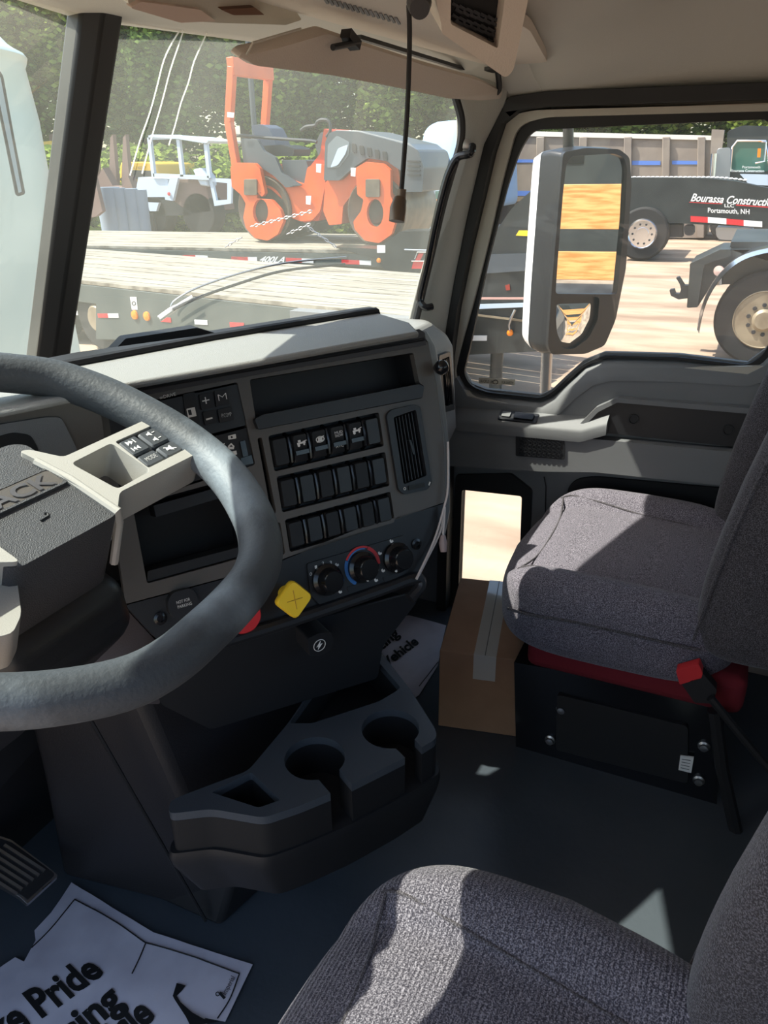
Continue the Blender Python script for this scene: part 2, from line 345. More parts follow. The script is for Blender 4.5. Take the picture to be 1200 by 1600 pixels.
# lower door skin with the low peep window
pw = G_.pl([(724, 763), (817, 773), (814, 860), (806, 925), (718, 925)])
skin = [(-.72, -.03), (.55, -.03), (.55, .86), (.075, .86)] + G_.pl([(1196, 545), (1168, 566), (1060, 553), (945, 550), (912, 563), (885, 587), (862, 609), (845, 617), (760, 608), (735, 598), (722, 575)]) + [(-.69, .72)]
MB().plate(G_, skin, [rnd(pw, .008)], -.014, .002).build('door_panel', M['grey'], D)
MB().plate(G_, rnd(G_.pl([(714, 740), (800, 738), (833, 764), (831, 810), (824, 870), (815, 960), (706, 960), (708, 850)]), .01), [rnd(pw, .008)], -.02, .012).build('peep_window_surround', M['rubber'], D, bevel=.003)
MB().plate(G_, rnd(pw, .008), (), -.02, -.016).build('peep_window_glass', M['dglass'], D)
# frames round the window
def ring(fr, outer, inner, d0, d1, nm, m, r1=.03, r0=.02, bev=.004): return MB().plate(fr, rnd(fr.pl(outer, d1), r1), [rnd(fr.pl(inner, d1), r0)], d0, d1).build(nm, m, D, bevel=bev)
plate_low = None
co = [(788, 184), (830, 172), (1290, 160), (1300, 640), (1190, 640), (940, 640), (850, 650), (720, 640), (686, 600), (697, 530), (715, 480), (737, 380), (760, 280), (773, 215)]
ring(S_, sl, gl, -.008, .004, 'rubber_channel', M['rubber'], .03, .02)
ring(Cf, co, [(808, 196), (850, 183), (1260, 172), (1270, 570), (1190, 572), (1060, 575), (940, 585), (850, 640), (735, 620), (708, 590), (717, 550), (740, 470), (766, 365), (785, 280)], -.03, .004, 'painted_frame', M['cream'], .05, .03)
MB().plate(G_, [(-.66, .62)]+[(-.70, .8), (-.60, 1.36), (.6, 1.36), (.6, .6)], [rnd(G_.pl([(806, 190), (1300, 160), (1300, 640), (850, 640), (722, 625), (705, 600), (735, 470), (770, 330)]), .03)], -.04, -.02).build('door_shell', M['cream'], D)
g = MB().plate(G_, glp, (), -.012, -.008).build('window_glass', M['dglass'], D)
# door opening weatherstrip on the body
wo = [(772, 175), (800, 150), (860, 143), (1320, 124), (1330, 700), (680, 700), (682, 560), (700, 480), (722, 373), (745, 280), (757, 225)]
wi = [(787, 190), (812, 172), (860, 166), (1300, 152), (1310, 690), (700, 690), (700, 530), (715, 480), (737, 385), (760, 290), (772, 235)]
wfr = FX(.90)
wo2 = rnd(wfr.pl(wo[:5]+[(690, 520)]), .05)[:0]
top_o = [wfr.p(*q) for q in [(690, 640), (690, 560), (703, 480), (722, 373), (745, 280), (757, 225), (772, 178), (800, 151), (860, 143), (1320, 124)]]
top_i = [wfr.p(*q) for q in [(706, 640), (706, 560), (717, 480), (737, 385), (760, 290), (772, 238), (787, 193), (812, 173), (860, 166), (1300, 152)]]
strip = [(top_o[0][0]-.0, .005)]+top_o+[(top_o[-1][0], .005), (top_i[-1][0], .005)]+top_i[::-1]+[(top_i[0][0], .005)]
o = MB().plate(wfr, strip, (), -.03, .012).build('trim_6', M['rubber'], bevel=.006); struct(o)
# body side behind the door
o = MB().plate(FX(.93), [(-.665, -.04), (-1.16, -.04), (-1.16, .84), (-.74, .84), (-.68, 1.1), (-.665, 1.1)], (), -.05, 0).build('wall_right', M['grey']); struct(o)
o = MB().plate(FX(.93), [(.49, -.04), (.78, -.04), (.78, 1.36), (.49, 1.36)], (), -.05, 0).build('wall_right_rear', M['grey']); struct(o)
# sill trim (lobed, catches light)
st = [(722, 583), (735, 606), (760, 615), (845, 625), (864, 616), (888, 594), (913, 570), (945, 558), (1060, 561), (1168, 574), (1192, 558), (1206, 540)]
lo_ = [(700, 600), (722, 640), (760, 648), (850, 655), (875, 646), (900, 622), (925, 603), (955, 595), (1060, 597), (1168, 604), (1195, 596), (1225, 570)]
TF = FX(.925)
rings = []
for a, b in zip(st, lo_):
    A = G_.P(*a, .0); B = FX(.915).P(*b); Mi = FX(.918).P(a[0]*.6+b[0]*.4, a[1]*.6+b[1]*.4); A2 = V((.955, A.y, A.z)); B2 = V((.955, B.y, B.z-.01)); rings.append([A2, A, Mi, B, B2])
MB().loft(rings).build('window_sill_trim', M['grey'], D, sm=60)
UT = FX(.917)
MB().plate(UT, rnd(UT.pl([(700, 600), (722, 636), (760, 644), (850, 651), (872, 643), (898, 618), (925, 600), (955, 592), (1060, 594), (1168, 600), (1300, 596), (1300, 700), (700, 690)]), .006), (), -.04, 0).build('upper_trim', M['grey'], D, bevel=.003)
L2 = FX(.882)
MB().plate(L2, rnd(L2.pl([(700, 664), (905, 684), (1162, 708), (1300, 722), (1300, 772), (1160, 762), (930, 738), (850, 737), (700, 728)]), .004), (), -.05, 0).build('lower_trim', M['grey'], D, bevel=.004)
# ledge, switch plate, pull pocket
LF = FX(.872)
def q3(fr, pts, d=0): return [fr.P(x, y, d) for x, y in pts]
A = LF.P(704, 656); B = LF.P(907, 676)
MB().loft([[V((.955, y, z+.035)), V((.925, y, z+.028)), V((.876, y, z+.003)), V((.872, y, z-.006)), V((.875, y, z-.03)), V((.955, y, z-.03))] for y, z in ((A.y, A.z), (B.y, B.z+.004), (B.y-.06, B.z+.03))]).build('armrest_ledge', M['grey'], D, sm=50)
sw = thing('x', None, None, (0, 0, 0)); bpy.data.objects.remove(sw)
LT = Fr((.876, 0, A.z+.006), (0, -1, 0), (.89, 0, .454), (-.454, 0, .89)); LT.o = LT.o+V((-.002, 0, .004))
sp = MB().plate(LT, rnd([(-.53, .008), (-.43, .008), (-.43, .042), (-.53, .042)], .004), (), -.002, .003).build('window_switch_plate', M['black'], D, bevel=.001)
MB().plate(LT, rnd([(-.49, .014), (-.44, .014), (-.44, .035), (-.49, .035)], .003), (), .002, .008).build('window_switch', M['gloss'], sp, bevel=.001)
MB().plate(LT, rnd([(-.522, .016), (-.50, .016), (-.50, .034), (-.522, .034)], .003), (), .002, .007).build('lock_switch', M['grey'], sp, bevel=.001)
HF = FX(.90)
hp = MB().plate(HF, rnd(HF.pl([(905, 672), (935, 640), (965, 625), (1210, 645), (1260, 650), (1260, 716), (1162, 700)]), .01), (), -.05, .0).build('pull_panel', M['black'], D, bevel=.004)
for q in ((990, 655), (1138, 672)): MB().lathe([(.013, 0), (.013, .004), (.010, .004), (.009, .001)], HF.P(*q), (-1, 0, 0)).build('bolt_cap', M['dark'], hp)
MB().plate(HF, rnd(HF.pl([(965, 621), (1210, 640), (1260, 645), (1260, 653), (1210, 649), (965, 628), (935, 643), (905, 674), (900, 668), (932, 636)]), .003), (), -.05, .006).build('pull_lip', M['grey'], D, bevel=.002)
MB().plate(FX(.925), rnd(FX(.925).pl([(843, 655), (860, 636), (935, 632), (945, 640), (915, 665), (880, 662)]), .006), (), -.02, .0).build('pull_pocket', mat('pocket_brown', (96, 84, 80), .5), D, bevel=.003)
GF = FX(.880)
gr = MB().plate(GF, rnd(GF.pl([(806, 680), (882, 684), (882, 718), (806, 712)]), .004), (), -.01, .002).build('speaker_grille', M['dark'], D)
gm = MB()
for i in range(9):
    for j in range(5):
        a, b = lerpq(GF.pl([(809, 682), (879, 686), (879, 716), (809, 710)]), (i+.5+.25*(j % 2))/9.3, (j+.5)/5); pts = [(a+.0055*cos(k*pi/3), b+.0055*sin(k*pi/3)) for k in range(6)]; gm.plate(GF, pts, [[(a+.004*cos(k*pi/3), b+.004*sin(k*pi/3)) for k in range(6)]], .001, .004)
gm.build('grille_mesh', M['black'], gr)
PFm = FX(.944)
pk = MB().plate(PFm, rnd(PFm.pl([(885, 765), (900, 748), (930, 744), (1160, 765), (1200, 800), (1160, 860), (900, 830)]), .02), (), -.01, .003).build('map_pocket', M['void'], D, bevel=.002)
MB().tube([FX(.944).P(*q, .004) for q in [(850, 745), (853, 760), (850, 900), (840, 960)]], .0015, 6).build('panel_seam', M['dark'], D)
LB = FX(.94)
lb = MB().plate(LB, LB.pl([(748, 590), (805, 593), (804, 602), (748, 599)]), (), -.0006, 0).build('seat_belt_decal', mat('clear_decal', (196, 188, 170), .5), D)
MB().text(LB, 'BUCKLE UP', LB.p(751, 597), LB.p(770, 598.5), LB.p(751, 593), .0006).text(LB, 'FOR SAFETY', LB.p(784, 599), LB.p(802, 600.5), LB.p(784, 595), .0006).tube([LB.P(774+4*cos(a), 597+4*sin(a)*.8, .0006) for a in [k*pi/6 for k in range(13)]], .0008, 5).build('decal_print', M['dark'], lb)

# ============================================================ dashboard
DB = thing('dashboard', 'long grey dashboard with rows of black switches angled towards the steering wheel', 'dashboard', (0, .7, .55))
bt = radians(17); PN = V((-.545*cos(bt), -.839*cos(bt), sin(bt))); PU = V((.839, -.545, 0)); PV = PN.cross(PU)
PF = Fr((.08, .48, .83), PU, PV, PN)
if PF.v.z < 0: PF.v = -PF.v
ZT = FZ(.98)
front = [ZT.p(*q) for q in [(655, 518), (500, 545), (350, 572), (200, 598), (100, 620), (0, 640)]]
top = front+[(-.44, .80), (-.55, .83), (-.92, .83), (-.92, .93), (-.5, .95), (-.28, .90)]+[ZT.p(*q) for q in [(105, 572), (330, 530), (560, 492), (590, 488), (640, 503)]]
def offs(p, k): return (p[0], p[1])
MB().plate(ZT, top, (), -.010, 0).build('top_pad', M['dash'], DB, bevel=.008, seg=3)
# black ledge along the rear edge and the wiper cover bump
rear = [ZT.P(*q, .003) for q in [(20, 586), (105, 570), (330, 528), (560, 490), (588, 486)]]
MB().tube(rear, .0065, 8).build('defroster_ledge', M['dark'], DB)
# dash body below the top, between panel and windshield base
body = [(.21, .56), (.24, .56), (.27, .60), (.15, .72), (-.12, .88), (-.3, .93), (-.92, .96), (-.92, .86), (-.46, .84), (-.40, .84), (-.30, .84), (-.18, .78)]
MB().plate(FZ(.95), body, (), -.30, .020).build('dash_body', M['dark'], DB)
# cluster face ahead of the wheel
CF = FY(.80)
cl = MB().plate(FY(.835), rnd([(-.90, .60), (-.45, .60), (-.45, .945), (-.90, .945)], .02), (), -.02, .0).build('instrument_cluster', M['grey'], DB)
MB().plate(FY(.832), rnd([(-.86, .70), (-.47, .70), (-.47, .91), (-.86, .91)], .05), (), -.002, .006).build('gauge_lens', M['gloss'], cl)
# side return of the cluster visible left of the panel
def plate_px(fr, pts, d0, d1, nm, m, par, r=.0, holes=(), bev=0, hr=.004, label=None, sm=35):
    o = fr.pl(pts, d1); o = rnd(o, r) if r else o; hs = [rnd(fr.pl(h, d1), hr) if hr else fr.pl(h, d1) for h in holes]
    return MB().plate(fr, o, hs, d0, d1).build(nm, m, par, bevel=bev, label=label, sm=sm)
CS = Fr(V((-.26, .70, .9)), V((-.396+.256, .80-.690, 0))*-1, (0, 0, 1)); 
cs = plate_px(CS, [(-40, 648), (100, 628), (150, 618), (160, 660), (172, 760), (180, 830), (100, 880), (-40, 880)], -.012, 0, 'cluster_side_panel', M['bezel'], DB, .003)
plate_px(CS, [(-30, 668), (72, 652), (96, 652), (122, 705), (60, 740), (-30, 740)], -.004, .004, 'cluster_pocket', M['grey'], cs, .006, bev=.002)
plate_px(CS, [(-30, 690), (20, 676), (48, 680), (62, 706), (40, 740), (-30, 740)], .003, .006, 'pocket_recess', M['void'], cs, .006)
# centre bezel
H_key = [(168, 640), (371, 597), (399, 726), (330, 748), (190, 790)]
H_disp = [(390, 593), (646, 551), (655, 598), (663, 603), (660, 622), (402, 672)]
H_s1 = [(402, 685), (409, 683), (432, 801), (424, 804)]
H_r = [[(419, 681), (592, 644), (600, 697), (429, 737)], [(432, 745), (602, 706), (609, 759), (441, 801)], [(445, 812), (610, 768), (617, 816), (453, 863)]]
H_v = [(604, 648), (612, 640), (648, 632), (657, 637), (675, 755), (668, 765), (632, 773), (623, 766)]
H_s2 = [(432, 818), (438, 816), (446, 864), (441, 868)]
H_cub = [(207, 790), (372, 745), (392, 868), (230, 912)]
bez_o = [(150, 618), (400, 573), (655, 527), (670, 536), (683, 600), (698, 700), (697, 784), (560, 826), (446, 872), (420, 884), (196, 944), (180, 830), (166, 720)]
bz = plate_px(PF, bez_o, -.012, 0, 'centre_bezel', M['bezel'], DB, .004, [H_key, H_disp, H_s1]+H_r+[H_v, H_s2, H_cub], bev=.0015)
# dark recess strip under the top pad lip
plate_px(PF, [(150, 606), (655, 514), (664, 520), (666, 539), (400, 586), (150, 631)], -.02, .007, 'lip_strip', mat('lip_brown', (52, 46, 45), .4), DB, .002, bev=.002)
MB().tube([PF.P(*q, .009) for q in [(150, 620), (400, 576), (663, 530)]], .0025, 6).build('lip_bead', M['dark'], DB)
# backing behind the openings
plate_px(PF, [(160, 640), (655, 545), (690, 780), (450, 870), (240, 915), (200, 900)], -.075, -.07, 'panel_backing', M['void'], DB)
def well(px, dep, nm, par, m=M['void'], r=.003):
    a = PF.pl(px, -.001); o = MB(); aa = rnd(a, r+.003); n = len(aa)
    o.loft([[PF.m(x, y, -.002) for x, y in aa], [PF.m(x, y, -dep) for x, y in aa]], cap=False); o.f(o.vs([PF.m(x, y, -dep) for x, y in aa])); return o.build(nm, m, par)
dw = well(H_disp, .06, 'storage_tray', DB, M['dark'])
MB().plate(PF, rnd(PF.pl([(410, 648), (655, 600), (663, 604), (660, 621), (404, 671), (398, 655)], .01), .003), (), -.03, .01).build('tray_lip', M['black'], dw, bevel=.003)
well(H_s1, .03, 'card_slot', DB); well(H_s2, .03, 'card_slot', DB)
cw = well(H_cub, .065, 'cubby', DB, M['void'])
MB().plate(PF, rnd(PF.pl([(232, 893), (384, 853), (390, 866), (231, 910)], .0), .002), (), -.04, -.004).build('cubby_lip', M['dark'], cw, bevel=.002)
plate_px(PF, [(240, 790), (368, 754), (372, 770), (244, 808)], -.05, -.02, 'cubby_shelf', M['black'], cw)
# switch rows
def rocker(row, i):
    q = PF.pl(H_r[row], 0); a, b = i/6+.012, (i+1)/6-.030
    return [lerpq(q, a, .10), lerpq(q, b, .10), lerpq(q, b, .90), lerpq(q, a, .90)]
def shr(p, k): c = sum((V(x) for x in p), V((0, 0)))/len(p); return [tuple(c+(V(x)-c)*k) for x in p]
for row in range(3):
    w_ = well(H_r[row], .02, 'switch_bank', DB, M['dark'])
    for i in range(6):
        cpt = rocker(row, i); o = MB()
        A_ = rnd(cpt, .003); B_ = shr(A_, .88)
        mid = sum((V(p) for p in B_), V((0, 0)))/len(B_)
        lab = None
        if row == 0 and i in (1, 2, 3, 4): lab = ['', 'black rocker with a white truck symbol', 'black rocker with a crossed-out white symbol', 'black rocker lettered MUD SNOW and ATC', 'black rocker with a white truck and lever symbol'][i]
        top_ = [PF.m(x, y, .004+.004*math.copysign(1, y-mid.y)*(0 if row or i in (0, 5) else .8)) for x, y in B_]
        o.loft([[PF.m(x, y, -.018) for x, y in A_], [PF.m(x, y, -.001) for x, y in A_], top_])
        rk = o.build('rocker_switch', M['black'] if i % 2 else M['dark'], DB, label=lab)
        def sp(s, t, d=.0085): a, b = lerpq([(cpt[0]), (cpt[1]), (cpt[2]), (cpt[3])], s, t); return PF.m(a, b, d)
        def s2(s, t): return lerpq(cpt, s, t)
        sy = MB()
        if lab and i in (1, 4):
            sy.bar(sp(.22, .345), sp(.80, .335), .0026, .0006, PF.n).bar(sp(.30, .27), sp(.48, .265), .0030, .0006, PF.n).bar(sp(.62, .30), sp(.90, .25 if i == 4 else .28), .0010, .0006, PF.n).lathe([(.0022, 0), (.0001, .0004)], sp(.32, .41), PF.n, 12, cap=False).lathe([(.0016, 0), (.0001, .0004)], sp(.70, .40), PF.n, 12, cap=False)
        if lab and i == 2:
            sy.tube([sp(.5+.28*cos(a), .36+.10*sin(a)) for a in [k*pi/6 for k in range(12)]], .0007, 5, closed=True).bar(sp(.25, .44), sp(.78, .26), .0015, .001, PF.n).bar(sp(.36, .36), sp(.64, .36), .006, .001, PF.n)
        if lab and i == 3:
            for ln, t in (('MUD', .25), ('SNOW', .36), ('ATC', .74)): sy.text(PF, ln, s2(.22, t+.05), s2(.80, t+.05), s2(.22, t-.04), .0095 if t < .5 else .006)
        if lab: sy.build('switch_symbol', M['white'], rk)
        if lab: MB().bar(sp(.05, .66, .007), sp(.95, .66, .007), .006, .003, PF.n).build('rocker_step', M['gloss'], rk)
        if i < 5:
            q = PF.pl(H_r[row], 0); a_ = lerpq(q, (i+1)/6-.008, .06); b_ = lerpq(q, (i+1)/6-.008, .94)
            MB().tube([PF.m(*a_, -.012), PF.m(*lerpq([a_, a_, b_, b_], 0, .12), .001), PF.m(*lerpq([a_, a_, b_, b_], 0, .5), .003), PF.m(*lerpq([a_, a_, b_, b_], 0, .88), .001), PF.m(*b_, -.012)], .0032, 8).build('divider_ridge', M['gloss'], w_)
# air vent
v1 = plate_px(PF, H_v, -.01, .006, 'air_vent', M['black'], DB, .008, [[(615, 652), (650, 640), (667, 743), (631, 757)]], bev=.002)
well([(615, 652), (650, 640), (667, 743), (631, 757)], .03, 'vent_duct', v1)
q = PF.pl([(615, 652), (650, 640), (667, 743), (631, 757)])
for k in range(7):
    a_ = lerpq(q, (k+.6)/7.2, 0.02); b_ = lerpq(q, (k+.6)/7.2, .98); MB().bar(PF.m(*a_, -.006), PF.m(*b_, -.006), .0012, .014, PF.n).build('vane', M['black'], v1)
MB().bar(PF.m(*lerpq(q, .5, .40), -.001), PF.m(*lerpq(q, .58, .62), -.001), .004, .008, PF.n).build('vane_tab', M['black'], v1)
q = PF.pl([(626, 758), (668, 749), (670, 761), (630, 769)])
tw = MB().bar(PF.m(*lerpq(q, .15, .5), .006), PF.m(*lerpq(q, .75, .5), .006), .007, .006, PF.n).build('thumbwheel', M['gloss'], v1)
MB().tube([PF.m(lerpq(q, .02, .5)[0]+.002*cos(a), lerpq(q, .02, .5)[1]+.002*sin(a), .0068) for a in [k*pi/4 for k in range(8)]], .0005, 5, closed=True).build('vent_symbol', M['white'], v1)
MB().bar(PF.m(*lerpq(q, .92, .7), .007), PF.m(*lerpq(q, .99, .3), .007), .002, .001, PF.n).build('vent_symbol', M['white'], v1)
# keypad and diagnostic plate
kp = plate_px(PF, [(150, 648), (371, 600), (386, 664), (178, 716)], -.012, -.002, 'gear_selector_pad', M['black'], DB, .003, bev=.001)
bt_ = {'+': [(311, 617), (332, 612), (336, 636), (315, 641)], 'M': [(335, 611), (354, 608), (359, 631), (338, 636)], '-': [(317, 644), (336, 640), (340, 660), (321, 665)], 'P/COMP': [(340, 640), (361, 635), (366, 656), (344, 661)]}
tx = {'+': [(315, 632), (327, 629), (313, 621)], 'M': [(341, 627), (354, 624), (339, 617)], '-': [(322, 656), (332, 654), (321.5, 653)], 'P/COMP': [(346, 653), (361, 650), (345, 647)]}
for k_, b_ in bt_.items():
    kb = plate_px(PF, b_, -.004, .002, 'key_button', M['dark'], kp, .002, bev=.0008, label='key marked '+{'+': 'with a plus sign', '-': 'with a minus sign'}.get(k_, k_))
s_ = MB()
for k_, t_ in tx.items():
    if k_ in '+-': 
        cxy = t_
        if k_ == '+': s_.bar(PF.P(316, 627, .0028), PF.P(327, 624.5, .0028), .0015, .0006, PF.n).bar(PF.P(320.5, 620.5, .0028), PF.P(322.5, 631, .0028), .0015, .0006, PF.n)
        else: s_.bar(PF.P(322, 655.5, .0028), PF.P(332, 653, .0028), .0022, .0006, PF.n)
    else: s_.text(PF, k_, PF.p(*t_[0]), PF.p(*t_[1]), PF.p(*t_[2]), .0028, -.02)
s_.text(PF, 'mDRIVE', PF.p(250, 624), PF.p(275, 618), PF.p(249, 619), .0005).text(PF, 'N', PF.p(268, 656), PF.p(275, 654), PF.p(266, 643), .0005)
s_.plate(PF, PF.pl([(291, 639), (304, 636), (307, 650), (294, 653)]), [PF.pl([(293, 641), (298, 640), (300, 648), (295, 649)])], 0, .0006).bar(PF.P(299, 636), PF.P(300, 631), .004, .0006, PF.n).build('key_legends', M['white'], kp)
plate_px(PF, [(286, 616), (304, 612), (312, 662), (292, 666)], -.004, .0005, 'brake_key', M['dark'], kp, .002)
dg = plate_px(PF, [(200, 716), (388, 668), (398, 726), (372, 732), (210, 780)], -.012, -.003, 'diagnostic_panel', M['dark'], DB, .003, bev=.001)
s_ = MB().plate(PF, rnd(PF.pl([(357, 681), (369, 678), (370, 685), (358, 687)]), .001), [PF.pl([(361, 682), (364, 681), (365, 684), (362, 685)])], -.003, -.0018)
s_.plate(PF, PF.pl([(340, 700), (352, 692), (350, 698), (343, 706)]), (), -.003, -.0018).plate(PF, PF.pl([(357, 697), (362, 692), (367, 697), (366, 702), (357, 702)]), [PF.pl([(359, 698), (362, 695), (365, 698)])], -.003, -.0018).plate(PF, PF.pl([(357, 707), (370, 704), (371, 710), (358, 713)]), (), -.003, -.0018).plate(PF, PF.pl([(362, 717), (371, 715), (372, 722), (366, 722)]), (), -.003, -.0018).build('port_legends', M['white'], dg)
plate_px(PF, [(375, 690), (383, 688), (388, 712), (380, 714)], -.004, 0, 'usb_port', M['gloss'], dg, .001); plate_px(PF, [(376, 716), (393, 711), (396, 724), (378, 728)], -.004, 0, 'socket_plate', M['gloss'], dg, .001)
# cheek down the right end of the bezel
def PP(x, y, d=0): return PF.P(x, y, d)
ck = [((655, 517), (669, 520)), ((668, 534), (682, 545)), ((682, 600), (694, 620)), ((694, 700), (703, 710)), ((696, 784), (703, 800)), ((688, 830), (695, 838))]
rings = []
for a, b in ck:
    A = PP(*a, .0); r = PP(*b, -.02); B = r; rings.append([A+PF.n*.001, (A+B)/2+PF.n*.006, B, B-PF.n*.16+PU*.02, A-PF.n*.16])
MB().loft(rings).build('cheek_panel', M['grey'], DB, sm=60)
bm_ = MB().cyl(PP(681, 575, -.01), PP(684, 574, .012), .007, .006).sq(PP(690, 574, .022), (.012, .012, .012), 1, 1, nu=16, nv=12).build('ball_mount', M['gloss'], DB)
# lower control panel
LPf = Fr(PF.P(446, 872), PU, (PV*1).lerp(V((0, 0, 1)), .3) if PV.z > 0 else -PV, None)
if LPf.n.dot(PN) < 0: LPf.n = -LPf.n
lp = plate_px(PF, [(196, 946), (420, 886), (446, 874), (560, 828), (697, 786), (692, 826), (652, 906), (520, 952), (350, 1004), (246, 1000)], -.03, -.001, 'lower_control_panel', M['black'], DB, .004, bev=.003)
MB().tube(catmull([PP(*q, .004) for q in [(330, 1008), (430, 978), (520, 948), (600, 920), (640, 905), (655, 905), (655, 918), (640, 935)]], 5), .010, 10).build('lower_moulding', M['black'], DB)
hv = plate_px(PF, [(480, 881), (633, 836), (639, 880), (628, 905), (516, 945), (500, 945), (486, 931)], -.001, .003, 'climate_control_panel', M['black'], DB, .004, bev=.001)
for (x, y), nm in (((510, 905), 'fan_knob'), ((565, 886), 'temperature_knob'), ((619, 871), 'mode_knob')):
    a = PF.P(x, y, .003); kn = MB().lathe([(.0245, 0), (.0245, .006), (.019, .009), (.0175, .024), (.015, .027), (.0001, .0272)], a, PF.n).build(nm, M['gloss'], hv)
    dx, dy = {'fan_knob': (.018, .004), 'temperature_knob': (.002, -.021), 'mode_knob': (-.009, -.019)}[nm]; b = a+PF.u*dx+PF.v*dy
    MB().cyl(b+PF.n*.006, b+PF.n*.0095, .0018, k=10).build('index_mark', M['white'], kn)
ac = PF.p(565, 884)
def arc(a0, a1, r0, r1, n=14): return [(ac[0]+r0*cos(radians(a0+(a1-a0)*k/n)), ac[1]+r0*sin(radians(a0+(a1-a0)*k/n))) for k in range(n+1)]+[(ac[0]+r1*cos(radians(a1-(a1-a0)*k/n)), ac[1]+r1*sin(radians(a1-(a1-a0)*k/n))) for k in range(n+1)]
MB().plate(PF, arc(235, 150, .026, .0315), (), .002, .0036).plate(PF, arc(148, 70, .026, .028), (), .002, .0036).build('cold_band', M['blue'], hv)
MB().plate(PF, arc(60, -8, .026, .0315), (), .002, .0036).plate(PF, arc(148, 62, .0285, .0315), (), .002, .0036).build('hot_band', M['red'], hv)
for t, x, y in (('0', 484, 897), ('1', 492, 886), ('2', 503, 880), ('3', 515, 879)): MB().text(PF, t, PF.p(x-1.5, y+2.5), PF.p(x+2, y+1.5), PF.p(x-2, y-2.5), .0036).build('dial_number', M['white'], hv)
for x, y in ((525, 882), (530, 924), (592, 864), (597, 891), (610, 845), (631, 853), (586, 906)):
    MB().plate(PF, rnd(PF.pl([(x-3, y-1), (x-1, y-3), (x, y), (x+2, y-2), (x+3, y+1), (x, y+3), (x-2, y+2)]), .0005), (), .002, .0036).build('dial_symbol', M['white'], hv)
MB().plate(PF, rnd(PF.pl([(540, 917), (556, 912), (556, 920), (543, 924)]), .002), (), .002, .0045).build('air_button', M['black'], hv); MB().plate(PF, rnd(PF.pl([(596, 902), (618, 895), (620, 902), (600, 909)]), .002), (), .002, .0045).build('air_button', M['black'], hv)
for q in ((650, 850), (250, 966)): MB().lathe([(.009, 0), (.009, .003), (.005, .004), (.005, .001)], PF.P(*q, -.001), PF.n).build('screw_boss', M['gloss'], lp)
# knobs on the lower panel
yk = PF.P(446, 927, 0)
k1 = MB().cyl(yk, yk+PF.n*.03, .012, .009).build('parking_brake_stem', M['yellow'], DB, label='short yellow stem under the square yellow knob')
def knob(c, r, ang, m, nm, sides, par, lab=None):
    pts = rnd([(r*cos(ang+2*pi*k/sides), r*sin(ang+2*pi*k/sides)) for k in range(sides)], r*.3); f = Fr(c, PF.u, PF.v, PF.n)
    o = MB(); o.loft([[f.m(x*.92, y*.92, 0) for x, y in pts], [f.m(x, y, .003) for x, y in pts], [f.m(x, y, .010) for x, y in pts], [f.m(x*.92, y*.92, .013) for x, y in pts]]); return o.build(nm, m, par, label=lab), f
kc = PF.P(455, 935, .03); kd, kf = knob(kc, .030, radians(84), M['yellow'], 'parking_brake_knob', 4, DB, 'square yellow pull knob set cornerwise')
MB().tube([kf.m(-.012, 0, .0132), kf.m(.012, 0, .0132)], .0006, 5).tube([kf.m(0, -.014, .0132), kf.m(0, .014, .0132)], .0006, 5).build('knob_cross', mat('dark_yellow', (190, 140, 40), .5), kd)
rk_ = PF.P(380, 958, .0); MB().cyl(rk_, rk_+PF.n*.03, .012, .009).build('trailer_supply_stem', M['red'], DB)
knob(PF.P(377, 960, .03), .027, radians(22), M['red'], 'trailer_supply_knob', 8, DB, 'red eight-sided pull knob')
nf = plate_px(PF, [(262, 940), (270, 926), (296, 919), (306, 925), (312, 945), (300, 960), (274, 968), (264, 958)], -.001, .012, 'release_paddle', M['black'], DB, .005, bev=.003, label='black paddle lettered NOT FOR PARKING')
MB().text(PF, 'NOT FOR', PF.p(276, 944, .012), PF.p(297, 938, .012), PF.p(275, 939.5, .012), .0128, -.005).text(PF, 'PARKING', PF.p(278, 951, .012), PF.p(300, 944.5, .012), PF.p(277, 946.5, .012), .0128, -.005).build('paddle_lettering', M['white'], nf)
# underside: power outlet and knee panels
UF = Fr(PF.P(500, 1008, -.02), PU, (0, 0, 1), None)
if UF.n.dot(PN) < 0: UF.n = -UF.n
plate_px(UF, [(330, 1012), (652, 925), (652, 940), (598, 1010), (590, 1060), (330, 1140), (250, 1100), (235, 1010)], -.05, -.045, 'underdash_panel', M['dark'], DB, .01)
po = plate_px(UF, [(481, 998), (497, 990), (517, 988), (521, 1000), (516, 1016), (502, 1024), (484, 1026)], -.05, .0, 'power_outlet_cover', M['black'], DB, .004, bev=.002)
oc = UF.p(499, 1008)
MB().tube([UF.m(oc[0]+.010*cos(a), oc[1]+.010*sin(a), .0008) for a in [k*pi/12 for k in range(24)]], .0006, 5, closed=True).plate(UF, [(oc[0]+x, oc[1]+y) for x, y in ((.002, .007), (-.005, -.002), (-.001, -.001), (-.003, -.007), (.005, .002), (.001, .001))], (), 0, .001).build('lightning_symbol', M['white'], po)
KF = FY(.72)
plate_px(KF, [(178, 952), (196, 950), (246, 1004), (250, 1100), (150, 1100), (150, 1010)], -.02, 0, 'knee_panel', mat('knee_mauve', (118, 108, 108), .6, bump=.2, bscale=500), DB, .004, bev=.002)
